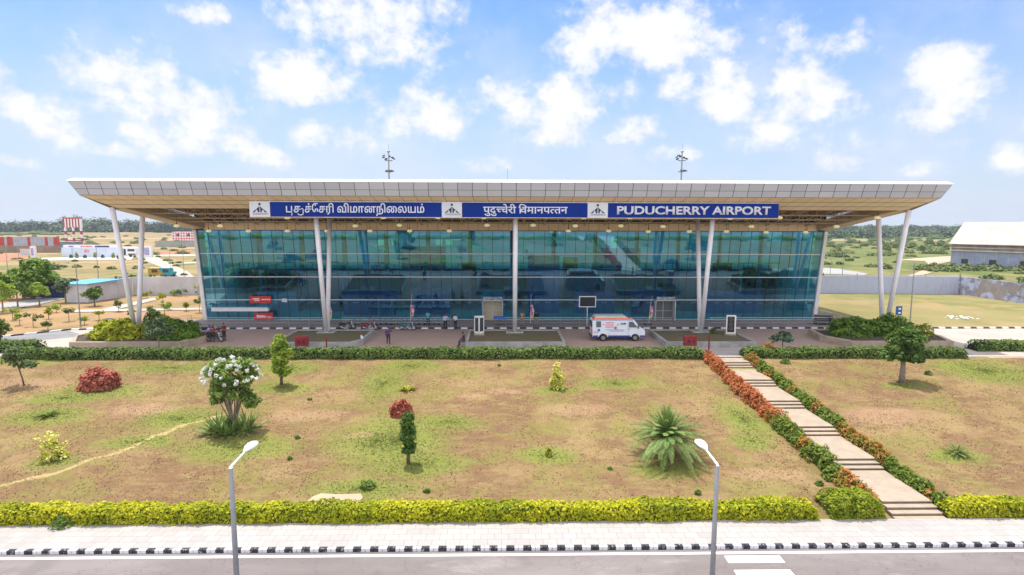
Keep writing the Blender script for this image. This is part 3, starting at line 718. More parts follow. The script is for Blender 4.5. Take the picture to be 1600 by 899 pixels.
# --- entrance porch (beige vestibule) and the smaller one to the east
def portal(x0, x1, h, mat, board):
    t = MB(); t.box(x0, x0+.08, 66.2, 67.2, .15, h); t.box(x1-.08, x1, 66.2, 67.2, .15, h); t.box(x0, x1, 66.2, 67.2, h-.1, h+.02)
    o = tb('doorway', t, ALU)
    t = MB(); t.quad((x0+.1, 67.3, .16), (x1-.1, 67.3, .16), (x1-.1, 67.3, h-.1), (x0+.1, 67.3, h-.1)); tb('door_panel', t, mat, o)
    t = MB(); t.box(x0+.1, x1-.1, 67.23, 67.27, 1.15, 1.2); t.box((x0+x1)/2-.03, (x0+x1)/2+.03, 67.23, 67.28, .16, h-.15); tb('door_rail', t, ALU, o)
    if board:
        t = MB(); t.box(x0+.1, x1-.1, 66.12, 66.2, h+.02, h+.40); tb('door_board', t, pm('door_board', (.45, .47, .50), .5, .3, 3, col2=(.12, .15, .2)), o)
pa = XC-HW
portal(pa+(5*5+2)*pw, pa+(5*5+4)*pw, 2.6, pm('beige_door', (.55, .48, .34), .5, .08, 1.2), True)
portal(pa+(8*5+4)*pw, pa+(9*5+1)*pw, 2.6, pm('grey_door', (.16, .18, .19), .3, .1, 1), True)
# --- white shelf canopy and red notices on the west end of the glass
t = MB(); t.box(-33.9, -27.3, 66.35, 66.8, 1.25, 1.65); t.box(-33.9, -27.3, 66.30, 66.35, 1.68, 1.72)
for i in range(6): t.tube([(-33.6+i*1.22, 66.35, 1.65), (-33.6+i*1.22, 66.33, 1.72)], .02, 5)
tb('ledge', t, WHITE)
REDS = pm('red_board', (.62, .03, .02), .5, .08, 2); WLET = pm('white_lettering', (.80, .80, .82), .5, .03, 3)
def red_notice(x0, x1, z0, z1, label, rowsn):
    r = thing('notice_board', label, 'notice', ((x0+x1)/2, 66.25, z0), 0, 'red notices on the terminal glass')
    W = (x1-x0)/2; Hh = z1-z0
    t = MB(); t.box(-W, W, 0, .05, 0, Hh); t.build('board', REDS, r)
    t = MB()
    if rowsn == 2:
        t.box(-W*.72, -W*.1, -.006, 0, Hh*.52, Hh*.68); t.box(-W*.62, -W*.1, -.006, 0, Hh*.3, Hh*.42)
        x = W*.1
        while x < W*.85: t.box(x, x+.16, -.006, 0, Hh*.42, Hh*.58); x += .21
    else:
        x = -W*.7
        while x < W*.2: t.box(x, x+.11, -.006, 0, Hh*.35, Hh*(.62+.12*random.random())); x += .15
        t.box(W*.35, W*.8, -.006, 0, Hh*.4, Hh*.48)
    t.build('lettering', WLET, r)
    if rowsn == 2:
        t = MB(); t.ball((-W*.82, -.01, Hh*.5), (.1, .02, .1)); t.build('emblem', pm('orange_dot', (.8, .3, .05), .5, .05, 3), r)
red_notice(-29.3, -26.9, 2.25, 3.05, 'red board with two lines of white and orange writing above the white ledge', 2)
red_notice(-28.95, -26.75, .25, 1.08, 'red board with one white word below the white ledge', 1)
r = thing('paper_notice', 'small white paper notice on the glass right of the red boards', 'notice', (-25.4, 66.4, 2.35)); t = MB(); t.box(-.28, .28, 0, .02, 0, .38); t.build('sheet', WHITE, r)
t = MB(); t.box(-.2, .2, -.005, 0, .22, .25); t.box(-.2, .1, -.005, 0, .12, .15); t.build('print', DARK, r)

# ================================================================== the long blue signboard
BLUE = pm('sign_blue', (.0015, .026, .25), .6, .06, .4, spec=.12)
SIGNW = pm('sign_white', (.62, .66, .76), .5, .03, 1)
NAVY = pm('emblem_navy', (.02, .025, .09), .5, .05, 3)
SY, SZ0, SZ1 = 54.15, 12.10, 13.48
SIGN = thing('terminal_signboard', 'long blue signboard naming the airport in three scripts, hung under the white roof edge', 'signboard', (XC, SY, SZ0))
def xs(px): return (px-784)/16.36-.02+ (px-784)**2*0 - XC + (.0)
def sx(px):
    d = ray(px, 328); t_ = SY/d.y; return d.x*t_-XC
HS_ = SZ1-SZ0
def panel(a, b, mat, name):
    t = MB(); t.box(sx(a)+.015, sx(b)-.015, 0, .14, 0, HS_); return t.build(name, mat, SIGN, bevel=.01)
for a, b in ((389.5, 422), (690, 722), (918, 950)):
    panel(a, b, SIGNW, 'emblem_panel')
    cx = (sx(a)+sx(b))/2; t = MB(); y = -.012
    def q(*p): t.prism([(cx+u*1.0, HS_*w) for u, w in p], 'y', -.014, -.002)
    t.disc((cx, -.01, HS_*.845), .115, 'y', .012, 16)
    for s in (-1, 1):
        q((s*.04, .71), (s*.17, .60), (s*.70, .30), (s*.46, .30), (s*.30, .50), (s*.25, .45), (s*.17, .34), (s*.22, .30), (s*.05, .30), (s*.06, .44))
    t.box(cx-.04, cx-.015, -.014, -.002, HS_*.33, HS_*.70)
    for z_, w_ in ((.215, .62), (.15, .62)):
        x = -w_
        while x < w_+.1:
            ww = random.uniform(.05, .14); t.box(cx+x, cx+x+ww, -.014, -.002, HS_*z_, HS_*(z_+.03)); x += ww+.05
    t.build('emblem', NAVY, SIGN)
panel(422, 690, BLUE, 'blue_panel'); panel(722, 918, BLUE, 'blue_panel'); panel(950, 1217, BLUE, 'blue_panel')
t = MB(); x = sx(389)+.6
while x < sx(1217):
    t.box(x-.035, x+.035, .04, .11, HS_, HS_+.62); x += 1.356
t.box(sx(389.5), sx(1217), .02, .12, HS_, HS_+.05); t.build('hanger', SIGNW, SIGN)
t = MB(); t.box(sx(389.5), sx(1217), .0, .12, -.06, -.005); t.build('bottom_rail', BEIGE1, SIGN)

def text_bm(s, size=1.0, off=0.0):
    c = bpy.data.curves.new('txt', 'FONT'); c.body = s; c.size = size; c.offset = off; c.resolution_u = 6; c.fill_mode = 'BOTH'
    o = bpy.data.objects.new('txt', c); COL.objects.link(o); bpy.context.view_layer.update()
    me = bpy.data.meshes.new_from_object(o.evaluated_get(bpy.context.evaluated_depsgraph_get()))
    bm = bmesh.new(); bm.from_mesh(me); bpy.data.meshes.remove(me); bpy.data.objects.remove(o); bpy.data.curves.remove(c)
    return bm
def bb(bm):
    X = [v.co.x for v in bm.verts]; Y = [v.co.y for v in bm.verts]; return min(X), max(X), min(Y), max(Y)
def bm_add(dst, src, dx=0, dy=0, sxx=1, syy=1):
    m = {}
    for v in src.verts: m[v] = dst.verts.new((v.co.x*sxx+dx, v.co.y*syy+dy, 0))
    for f in src.faces:
        try: dst.faces.new([m[v] for v in f.verts])
        except ValueError: pass
def stroke(dst, pts, w):
    # flat pen stroke along a polyline, mitred
    P = [Vector((a, b, 0)) for a, b in pts]; L_ = []; R_ = []
    for i, p in enumerate(P):
        d = (P[min(i+1, len(P)-1)]-P[max(i-1, 0)]).normalized(); nrm = Vector((-d.y, d.x, 0))
        L_.append(dst.verts.new(p+nrm*w/2)); R_.append(dst.verts.new(p-nrm*w/2))
    for i in range(len(P)-1): dst.faces.new([L_[i], L_[i+1], R_[i+1], R_[i]])
def arc(cx, cy, rx, ry, a0, a1, n=14): return [(cx+rx*cos(radians(a0+(a1-a0)*i/n)), cy+ry*sin(radians(a0+(a1-a0)*i/n))) for i in range(n+1)]
def put_text(bm, px0, px1, z0, z1, name):
    """fit the lettering between two measured x positions of the board and two heights, with real thickness"""
    a, b, c, d = bb(bm); X0, X1 = sx(px0), sx(px1)
    for v in bm.verts:
        x = X0+(v.co.x-a)/(b-a)*(X1-X0); z = z0+(v.co.y-c)/(d-c)*(z1-z0); v.co = Vector((x, -.03, z))
    r = bmesh.ops.extrude_face_region(bm, geom=list(bm.faces)); 
    for e in r['geom']:
        if isinstance(e, bmesh.types.BMVert): e.co.y = -.002
    me = bpy.data.meshes.new(name); bm.to_mesh(me); bm.free(); me.materials.append(SIGNW)
    o = bpy.data.objects.new(name, me); COL.objects.link(o); o.parent = SIGN
    o['label'] = name.replace('_', ' ')
# English
bm = text_bm('PUDUCHERRY AIRPORT', 1, .03); put_text(bm, 964, 1204.5, .30, 1.10, 'lettering')
# Tamil: glyphs in visual order, ligatures drawn on
OFF = .014; W_ = .085
def adv(word):
    b1 = text_bm(word+'|', 1, 0); b2 = text_bm('|', 1, 0); r = bb(b1)[1]-bb(b2)[1]; b1.free(); b2.free(); return r
out = bmesh.new(); x = 0.0
def putg(s, gap=.0):
    global x
    b = text_bm(s, 1, OFF); bm_add(out, b, x, 0); e = bb(b); b.free(); r = (x+e[0], x+e[1], e[2], e[3]); x += adv(s)+gap; return r
def tamil():
    global x
    r = putg('ப'); stroke(out, [(r[1]-W_/2, .1), (r[1]-W_/2, -.30), (r[1]-.14, -.30)][:2], W_)          # pu
    x += .06
    r = putg('த'); xe = r[1]; stroke(out, [(xe-.02, .30), (xe+.10, .34), (xe+.19, .30), (xe+.20, .18), (xe+.20, -.08)]+arc(xe-.08, -.08, .28, .17, 0, -170), W_*.95); x = xe+.34   # tu
    putg('ச்'); putg('ே'); putg('ச'); putg('ரி'); x += .26
    putg('வி'); putg('மா'); putg('ன'); putg('நி'); putg('லை' if False else 'ை'); putg('ல'); putg('ய'); putg('ம்')
tamil(); put_text(out, 447, 663, .08, 1.30, 'tamil_lettering')
# Devanagari
out = bmesh.new(); x = 0.0
def half(ch, frac, gap=0.0):
    """half form: the letter with its upright cut away, head line kept"""
    global x
    b = text_bm(ch, 1, OFF); e = bb(b); cut = e[0]+(e[1]-e[0])*frac
    top = b.verts[:] ; bmesh.ops.bisect_plane(b, geom=b.verts[:]+b.edges[:]+b.faces[:], plane_co=(cut, 0, 0), plane_no=(1, 0, 0), clear_outer=True)
    bm_add(out, b, x, 0); b.free(); x += cut-.0
def hindi():
    global x
    putg('पु'); putg('दु'); half('च', .60); putg('चे'); putg('री'); x += .24
    x -= .0; r = putg('ि', 0); x = r[0]+.16; putg('व'); putg('मा'); putg('न'); putg('प'); half('त', .62); putg('त'); putg('न')
hindi(); put_text(out, 755, 887, .12, 1.26, 'hindi_lettering')

# ================================================================== hanging dome lamps
LAMPG = pm('lamp_diffuser', (.80, .74, .46), .35, .06, 3)
for nd in LAMPG.node_tree.nodes:
    if nd.type == 'BSDF_PRINCIPLED': nd.inputs['Emission Color'].default_value = (1, .90, .50, 1); nd.inputs['Emission Strength'].default_value = .22

def dome_lamp():
    r = thing('pendant_lamp', 'x', 'pendant lamp', (0, 0, 0), 0, 'dome lamps hanging under the terminal canopy')
    t = MB(); t.lathe((0, 0, 0), [(.0, -.17), (.16, -.155), (.27, -.08), (.31, .0), (.29, .03), (.22, .09), (.13, .14), (.07, .17), (.0, .175)], 16); t.build('lamp_shade', LAMPG, r, smooth=True)
    t = MB(); t.tube([(0, 0, .16), (0, 0, .34)], [.075, .05], 10); t.tube([(0, 0, .34), (0, 0, 1.0)], .02, 6); t.build('lamp_stem', DARK, r)
    return r
rowsL = [('in the row nearest the glass', 63.6, [(326,361),(388,361),(449,361),(511,361),(578,361),(640,361),(702,361),(888,361),(951,361),(1013,362),(1077,362),(1135,362),(1197,363),(1259,363)]),
         ('in the middle row under the trusses', 60.2, [(276,353),(344,353),(555,353),(624,352),(761,352),(833,352),(899,353),(970,353),(1036,354),(1174,354),(1307,354)]),
         ('in the row just below the blue signboard', 57.0, [(449,340),(599,340),(684,340),(756,340),(912,340),(984,340),(1141,341),(1218,340),(1371,340)])]
L0 = None
for nm, yy, pts in rowsL:
    for i, (a, b) in enumerate(pts):
        d = ray(a, b); tt = yy/d.y; loc = (d.x*tt, yy, H+d.z*tt)
        lab = 'yellow dome lamp %s, %s from the left' % (nm, ORD[i])
        if L0 is None: L0 = dome_lamp(); L0.location = loc; L0['label'] = lab
        else: dup(L0, loc, lab)

# ================================================================== masts behind the roof
def mast(px, ytop, Y, label):
    d = ray(px, ytop); tt = Y/d.y; x, z = d.x*tt, H+d.z*tt
    r = thing('floodlight_mast', label, 'floodlight mast', (x, Y, 0), 0, 'floodlight masts behind the terminal')
    t = MB(); t.tube([(0, 0, 0), (0, 0, z)], [.26, .12], 10); t.build('mast', STEEL, r)
    t = MB(); t.ring((0, 0, z-1.6), .7, .04, 'z', 16, 5); t.ring((0, 0, z-3.6), .65, .04, 'z', 16, 5)
    for k in range(4): a = k*pi/2; t.tube([(0, 0, z-1.6), (.7*cos(a), .7*sin(a), z-1.6)], .05, 5); t.tube([(0, 0, z-3.6), (.65*cos(a), .65*sin(a), z-3.6)], .04, 5)
    t.build('lamp_ring', STEEL, r)
    for k in range(9):
        a = k*.7+.2; R = .85 if k < 6 else .75; zz_ = z-1.3+.25*(k % 3) if k < 6 else z-3.5
        q = MB(); c = Vector((R*cos(a), R*sin(a), zz_)); o_ = Vector((cos(a), sin(a), 0)); s_ = Vector((-sin(a), cos(a), 0))*.6; o_ = o_*.6; u_ = Vector((0, 0, .2))
        q.hexa([c-s_*.35-o_*.2, c+s_*.35-o_*.2, c+s_*.35+o_*.4-u_*.6, c-s_*.35+o_*.4-u_*.6, c-s_*.35-o_*.1+u_, c+s_*.35-o_*.1+u_, c+s_*.35+o_*.55-u_*.1, c-s_*.35+o_*.55-u_*.1])
        q.build('floodlight', DARK, r)
    t = MB(); t.ball((0, 0, z), (.3, .3, .2)); t.tube([(0, 0, z), (0, 0, z+1.4)], .03, 5); t.build('mast_head', STEEL, r)
mast(607, 237, 105, 'tall grey floodlight mast rising above the roof over the Tamil lettering')
mast(1066, 237, 105, 'tall grey floodlight mast rising above the roof over the English lettering')
d = ray(793, 263); tt = 90/d.y
r = thing('antenna', 'thin short antenna rising above the middle of the roof', 'antenna', (d.x*tt, 90, 14.9)); t = MB(); t.tube([(0, 0, 0), (0, 0, H+d.z*tt-14.9)], [.06, .03], 6); t.build('antenna_rod', STEEL, r)

# ================================================================== railing along the veranda
RAILM = pm('steel_rail', (.42, .44, .46), .35, .05, 5, metal=.6)
def railing(x0, x1, y, label, z=.15, h=1.0, panels=True):
    r = thing('railing', label, 'railing', ((x0+x1)/2, y, z), 0, 'steel railings in front of the glass'); hw = (x1-x0)/2
    t = MB(); t.tube([(-hw, 0, h), (hw, 0, h)], .035, 8); t.tube([(-hw, 0, .75), (hw, 0, .75)], .015, 6); t.tube([(-hw, 0, .45), (hw, 0, .45)], .015, 6); t.build('handrail', RAILM, r)
    n = max(1, round(2*hw/2.1))
    for i in range(n+1):
        q = MB(); xx = -hw+i*2*hw/n; q.tube([(xx, 0, 0), (xx, 0, h)], .028, 8); q.disc((xx, 0, .01), .07, 'z', .02, 10); q.build('post', STEEL, r)
railing(-34.5, -19.0, 62.3, 'steel railing before the glass between the west end and the first column pair')
railing(-17.6, -5.6, 62.3, 'steel railing behind the parked motorcycles')
railing(.4, 19.0, 62.3, 'steel railing between the middle column and the doorway behind the ambulance')
railing(23.2, 36.5, 62.3, 'steel railing before the glass at the east end')
railing(-37.4, -35.2, 64.5, 'short steel railing on the pale pavement past the west end of the glass', .03)

# ================================================================== vegetation
BARK = pm('bark', (.17, .12, .085), .9, .2, 6, bump=.4)
BARK2 = pm('pale_bark', (.30, .25, .20), .9, .2, 6, bump=.4)
def hedge_mesh(x0, x1, y0, y1, z0, h, n, size, seed=0, slope=False, zfun=None, round_ends=True, wob=.10):
    """leaf positions and outward directions over a clipped, slightly lumpy hedge"""
    rng = np.random.default_rng(seed); X = rng.uniform(x0, x1, n); T = rng.uniform(0, 1, n)
    w = (y1-y0); per = w+2*h; s = T*per; Y = np.empty(n); Z = np.empty(n); O = np.zeros((n, 3))
    a = s < h; Y[a] = y0; Z[a] = s[a]; O[a] = (0, -1, .2)
    b = (s >= h) & (s < h+w); Y[b] = y0+(s[b]-h); Z[b] = h; O[b] = (0, 0, 1)
    c = s >= h+w; Y[c] = y1; Z[c] = per-s[c]; O[c] = (0, 1, .2)
    lump = np.array([mn.noise(Vector((x*1.1, z*1.5+y, seed)))*1.0+mn.noise(Vector((x*.35, 0, seed+5)))*.9+mn.noise(Vector((x*3.1, z*3+y*3, seed)))*.45 for x, y, z in zip(X, Y, Z)])
    cx = (y0+y1)/2; k = 1+wob*lump*1.6
    Y = cx+(Y-cx)*k; Z = Z*(1+wob*lump*1.3)
    # rounded shoulders and ends
    e = np.minimum(X-x0, x1-X); er = np.clip(e/(h*.8), 0, 1) if round_ends else np.ones(n); er = np.sqrt(1-(1-er)**2)
    Z *= .25+.75*er; sh = np.clip((Z/h-.7)/.3, 0, 1); Y = cx+(Y-cx)*(1-.18*sh**2)
    Z = np.maximum(Z, .02)+z0+rng.normal(0, size*.35, n); Y += rng.normal(0, size*.5, n)
    return np.stack([X, Y, Z], 1), O
def core_hedge(x0, x1, y0, y1, z0, h, inset=.12, step=.5, seed=0, wob=.1):
    mb = MB(); n = max(4, int((x1-x0)/step)); prof = [(0, 0), (0, .75), (.12, 1), (.88, 1), (1, .75), (1, 0)]
    v = []
    for i in range(n+1):
        x = x0+inset+(x1-x0-2*inset)*i/n; e = min(x-x0, x1-x); er = min(1, e/(h*.8)); er = sqrt(max(0, 1-(1-er)**2))
        k = 1+wob*mn.noise(Vector((x*.35, 0, seed+5)))*.9
        for (a, b) in prof:
            v.append((x, y0+inset+(y1-y0-2*inset)*a, z0+(h-inset)*b*k*(.2+.8*er)))
    m = len(prof); mb.add(v, [(i*m+j, i*m+j+1, (i+1)*m+j+1, (i+1)*m+j) for i in range(n) for j in range(m-1)]+[tuple(range(m)), tuple(n*m+j for j in range(m))[::-1]])
    return mb
def hedge(name, label, x0, x1, y0, y1, z0, h, dens, size, mat, coremat, seed, cat='hedge', wob=.1, group=None):
    c = ((x0+x1)/2, (y0+y1)/2, z0); r = thing(name, label, cat, c, 0, group)
    n = int((x1-x0)*(y1-y0+2*h)*dens); P, O = hedge_mesh(x0, x1, y0, y1, z0, h, n, size, seed, wob=wob)
    q = leaves(P, size, 1.5, .35, .35, O)-np.array(c); quadmesh('foliage', q, mat, r)
    mb = core_hedge(x0, x1, y0, y1, z0, h, seed=seed, wob=wob); mb.v = [(a-c[0], b-c[1], d-c[2]) for a, b, d in mb.v]; mb.build('branches', coremat, r)
    return r
YELLOW = leafmat('golden_leaves', [(.13,.18,.01), (.32,.36,.01), (.52,.51,.015), (.66,.61,.04)], .45, .35, island=.55)
YCORE = pm('golden_core', (.12, .15, .012), .9, .3, 5)
DGREEN = leafmat('hedge_leaves', [(0.045,0.083,0.018), (0.098,0.158,0.027), (0.150,0.225,0.045), (0.195,0.255,0.060)], .9, .2)
DCORE = pm('hedge_core', (.022, .035, .010), .95, .3, 5)
hedge('golden_hedge', 'long clipped golden yellow hedge between the pavement and the lawn', -62, 14.75, 24.85, 25.7, -2.15, .66, 330, .085, YELLOW, YCORE, 1, wob=.17)
hedge('golden_hedge', 'golden yellow hedge along the pavement right of the stepped path', 20.95, 75, 24.95, 25.8, -2.15, .68, 300, .085, YELLOW, YCORE, 2, wob=.17)
hedge('golden_bush', 'rounded yellow green bush at the foot of the steps', 15.35, 17.95, 24.95, 26.3, -2.15, .9, 330, .085, leafmat('lime_leaves', [(.10,.15,.01), (.26,.32,.015), (.42,.44,.03)], 1.3, .35), YCORE, 3, 'bush', wob=.16)
hedge('clipped_hedge', 'long dark green hedge below the forecourt, left of the steps', -42.0, 17.6, 47.85, 49.0, -.02, .78, 190, .11, DGREEN, DCORE, 4, wob=.14)
hedge('clipped_hedge', 'dark green hedge below the forecourt from the steps to the round headed tree', 21.0, 40.6, 47.85, 49.0, -.02, .76, 190, .11, DGREEN, DCORE, 5, wob=.14)
hedge('clipped_hedge', 'short green hedge beside the pale drive at the far right', 43.5, 62, 50.3, 51.7, 0, .8, 120, .11, DGREEN, DCORE, 6)
hedge('clipped_hedge', 'green hedge end beside the lawn at the far left', -62, -41.3, 50.2, 51.6, 0, .95, 120, .11, DGREEN, DCORE, 7)
CROTON = leafmat('croton_leaves', [(0.068,0.135,0.018), (0.165,0.225,0.030), (0.420,0.195,0.038), (0.690,0.165,0.053), (0.700,0.330,0.060)], .55, .3, island=.45)
CROTG = leafmat('croton_green', [(0.053,0.120,0.018), (0.120,0.195,0.022), (0.240,0.285,0.030), (0.510,0.210,0.045)], .5, .3, island=.55)
CROTR = leafmat('croton_red', [(.20,.16,.02), (.42,.15,.04), (.58,.16,.07), (.62,.27,.12)], .6, .3, island=.6)
def plant_row(name, label, X0, ya, yb, w, h, mat, matfun, seed, group=None):
    """a row of separate low plants running up the slope beside the steps"""
    y = ya; i = 0; rnd = random.Random(seed)
    while y < yb:
        r_ = w*(.8+.4*rnd.random()); hh = h*(.75+.5*rnd.random()); x = X0+rnd.uniform(-.1, .1)
        yield (x, y, r_, hh); y += r_*1.25; i += 1
def bush_pts(n, rx, ry, h, seed, flat=.0, lump=.25):
    rng = np.random.default_rng(seed); d = rng.normal(size=(n, 3)); d[:, 2] = np.abs(d[:, 2])*1.0; d /= np.linalg.norm(d, axis=1)[:, None]
    rr = rng.uniform(.55, 1, n)**.5
    l = np.array([1+lump*(mn.noise(Vector(tuple(q*2.2))+Vector((seed, 0, 0)))*1.6) for q in d])
    P = d*(rr*l)[:, None]*np.array([rx, ry, h]); P[:, 2] += .03
    return P, d
def bush(name, label, x, y, z, rx, ry, h, n, size, mat, seed, cat='bush', group=None, core=True, aspect=1.7, lump=.25, up=.4):
    r = thing(name, label, cat, (x, y, z), 0, group)
    P, d = bush_pts(n, rx, ry, h, seed, lump=lump); quadmesh('foliage', leaves(P, size, aspect, up, .35, d*.8), mat, r)
    t = MB(); rn = random.Random(seed)
    for k in range(7):
        a = rn.uniform(0, 2*pi); e = rn.uniform(.3, .75); t.tube([(0, 0, -.05), (rx*.4*e*cos(a), ry*.4*e*sin(a), h*.45), (rx*.75*e*cos(a), ry*.75*e*sin(a), h*.85)], [.025+.01*h, .02, .008], 5)
    t.build('stems', BARK, r)
    return r
POS = ['lowest', 'second', 'third', 'fourth', 'fifth', 'sixth', 'seventh', 'eighth', 'ninth', 'tenth', 'eleventh', 'twelfth', 'thirteenth', 'fourteenth', 'fifteenth', 'sixteenth', 'seventeenth', 'eighteenth', 'nineteenth', 'twentieth']+['twenty-'+w for w in ORD[:9]]+['thirtieth']+['thirty-'+w for w in ORD[:9]]
for i, (x, y, r_, hh) in enumerate(plant_row('croton_bush', '', 17.75, 26.3, 47.6, .62, .8, None, None, 11)):
    redder = y > 36 or (y < 27.5); mt = CROTR if y > 36 else (CROTON if (redder or i % 5 == 2) else CROTG)
    bush('croton_bush', '%s croton bush left of the steps, %s up the slope' % ('green' if mt is CROTG else 'red and orange', POS[i]), x-.05, y, -(48.25-y)*SL, r_, r_*.95, hh, 520, .085, mt, 50+i, 'croton bush', 'croton bushes along the left side of the steps', aspect=2.2)
for i, (x, y, r_, hh) in enumerate(plant_row('croton_bush', '', 21.35, 26.0, 47.4, .48, .6, None, None, 12)):
    mt = CROTON if (y > 45.5 or 30.5 < y < 34.5 or i % 6 == 1) else CROTG
    bush('croton_bush', '%s croton bush right of the steps, %s up the slope' % ('green' if mt is CROTG else 'red and orange', POS[i]), x, y, -(48.25-y)*SL, r_, r_*.95, hh, 400, .08, mt, 90+i, 'croton bush', 'croton bushes along the right side of the steps', aspect=2.2)
REDL = leafmat('red_leaves', [(.26,.055,.035), (.44,.11,.075), (.54,.19,.13), (.28,.10,.04)], 1.2, .3)
PINKL = leafmat('pink_leaves', [(.24,.07,.04), (.46,.11,.07), (.56,.22,.14)], 1.2, .3)
PALEY = leafmat('variegated_leaves', [(.30,.34,.04), (.62,.60,.10), (.78,.76,.26)], 1.5, .3)
YG = leafmat('yellow_green_leaves', [(.14,.18,.015), (.34,.37,.03), (.55,.52,.06)], 1.5, .35)
def on_lawn(px, py): p = atg(px, py); return p.x, p.y, p.z
x, y, z = on_lawn(155, 606); bush('red_bush', 'wide dark red leaved bush on the left of the lawn', x, y, z, 1.45, 1.0, 1.4, 3000, .12, REDL, 21, aspect=1.8)
x, y, z = on_lawn(627, 650); bush('red_bush', 'small round pinkish red bush behind the narrow dark tree', x, y, z, .72, .65, 1.05, 1300, .10, PINKL, 22)
x, y, z = on_lawn(870, 608); bush('variegated_shrub', 'upright cream and yellow variegated shrub in the middle of the lawn', x, y, z, .55, .5, 1.75, 800, .12, PALEY, 23, 'shrub', lump=.5)
x, y, z = on_lawn(84, 717); bush('variegated_shrub', 'pale yellow open shrub at the lower left of the lawn', x, y, z, .62, .6, 1.35, 750, .095, PALEY, 24, 'shrub', lump=.6)
x, y, z = on_lawn(857, 713); bush('small_shrub', 'very small bright yellow green shrub right of the middle of the lawn', x, y, z, .2, .2, .45, 260, .06, YG, 25, 'shrub')
x, y, z = on_lawn(1170, 538); bush('croton_bush', 'red croton bush behind the head of the steps by the island', 23.5, 48.9, 0, .8, .6, 1.15, 700, .11, CROTON, 26, 'croton bush')
for i, (a, b, s, lb) in enumerate([(575,763,.42,'low leafy green weed clump near the golden hedge below the dark narrow tree'), (667,769,.16,'tiny green weed above the hedge left of the lower middle'), (465,685,.15,'tiny green weed right of the sword leaved clump'), (453,718,.14,'tiny green weed below the sword leaved clump to the right'),
                                 (953,734,.13,'tiny dark weed left of the date palm'), (1090,771,.16,'tiny weed below the date palm near the hedge'), (1280,758,.2,'small green weed beside the lower crotons'), (484,626,.16,'tiny weed below the small bright green tree'), (780,572,.14,'tiny weed near the top of the lawn'),
                                 (1227,568,.45,'pale grey green weed below the shrub right of the steps'), (1450,585,.3,'flat green weed right of the round headed tree'), (105,818,.5,'fresh green weed growing at the foot of the golden hedge')]):
    x, y, z = on_lawn(a, b) if b < 800 else (at(a, b, -2.15).x, 24.75, -2.15)
    bush('weed_clump', lb, x, y, z, s, s*.8, s*.9, int(120+500*s), .05+.03*s, leafmat('weed_leaves', [(.05,.11,.015), (.12,.2,.03), (.2,.3,.06)], 2, .3), 200+i, 'weed')

def branch_tree(name, label, x, y, z, h, trunk_r, crown, mat, seed, leafsize=.12, per=160, bark=BARK, cat='tree', group=None, clump=.5, up=.3, lean=(0, 0), stems=1, aspect=1.7):
    """crown: list of (cx, cy, cz, rx, ry, rz, nclumps) in metres from the base"""
    r = thing(name, label, cat, (x, y, z), 0, group); rn = random.Random(seed); rng = np.random.default_rng(seed)
    cl = []
    for (cx, cy, cz, rx, ry, rz, n) in crown:
        for _ in range(n):
            while True:
                d = Vector((rn.uniform(-1, 1), rn.uniform(-1, 1), rn.uniform(-1, 1)))
                if .25 < d.length < 1: break
            cl.append(Vector((cx+d.x*rx, cy+d.y*ry, cz+d.z*rz)))
    t = MB(); fork = Vector((lean[0]*.5, lean[1]*.5, h*.42))
    if stems == 1: t.tube([(0, 0, -.1), (lean[0]*.2, lean[1]*.2, h*.2), fork, Vector((lean[0], lean[1], h*.72))], [trunk_r*1.25, trunk_r, trunk_r*.8, trunk_r*.35], 9)
    else:
        for k in range(stems):
            a = 2*pi*k/stems+rn.uniform(-.3, .3); R = h*.16*rn.uniform(.5, 1.3)
            t.tube([(.05*cos(a), .05*sin(a), -.1), (R*.45*cos(a), R*.45*sin(a), h*.25), (R*cos(a), R*sin(a), h*.5), (R*1.5*cos(a), R*1.5*sin(a), h*.72)], [trunk_r, trunk_r*.8, trunk_r*.6, trunk_r*.35], 6)
    for c in cl[::2]:
        s = fork.lerp(Vector((lean[0], lean[1], h*.65)), rn.random()); mid = s.lerp(c, .5)+Vector((0, 0, .05*h)); t.tube([s, mid, c], [trunk_r*.4, trunk_r*.22, trunk_r*.08], 5, False)
    t.build('trunk', bark, r, smooth=True)
    C = []; O = []
    for c in cl:
        k = int(per*rn.uniform(.6, 1.4)); d = rng.normal(size=(k, 3)); d /= np.linalg.norm(d, axis=1)[:, None]; rad = clump*rn.uniform(.6, 1.3)*rng.uniform(.35, 1, k)**.6
        C.append(np.array(c)+d*rad[:, None]*np.array([1, 1, .75])); O.append(d*.7)
    quadmesh('crown', leaves(np.concatenate(C), leafsize, aspect, up, .35, np.concatenate(O)), mat, r)
    return r
MIDG = leafmat('mid_leaves', [(0.045,0.090,0.018), (0.105,0.180,0.030), (0.210,0.300,0.053)], 1.2, .3)
BRIGHTG = leafmat('bright_leaves', [(0.135,0.210,0.022), (0.285,0.405,0.045), (0.480,0.600,0.090)], 1.4, .35)
DEEPG = leafmat('deep_leaves', [(.035,.08,.015), (.085,.16,.025), (.19,.29,.06)], 1.4, .25)
x, y, z = on_lawn(440, 602); branch_tree('small_tree', 'small bright green upright tree near the top of the lawn', x, y, z, 3.6, .10, [(0, 0, 1.35, .45, .4, .5, 8), (0, 0, 2.3, .62, .5, .7, 16), (.02, 0, 3.2, .5, .45, .45, 9)], BRIGHTG, 31, .15, 90, clump=.36)
x, y, z = on_lawn(638, 724); branch_tree('columnar_tree', 'narrow dark green tree with glossy leaves in the middle of the lawn', x, y, z, 2.75, .09, [(0, 0, .9, .26, .26, .3, 9), (0, 0, 1.55, .34, .3, .55, 24), (.05, 0, 2.3, .3, .28, .45, 16)], DEEPG, 32, .10, 90, clump=.24)
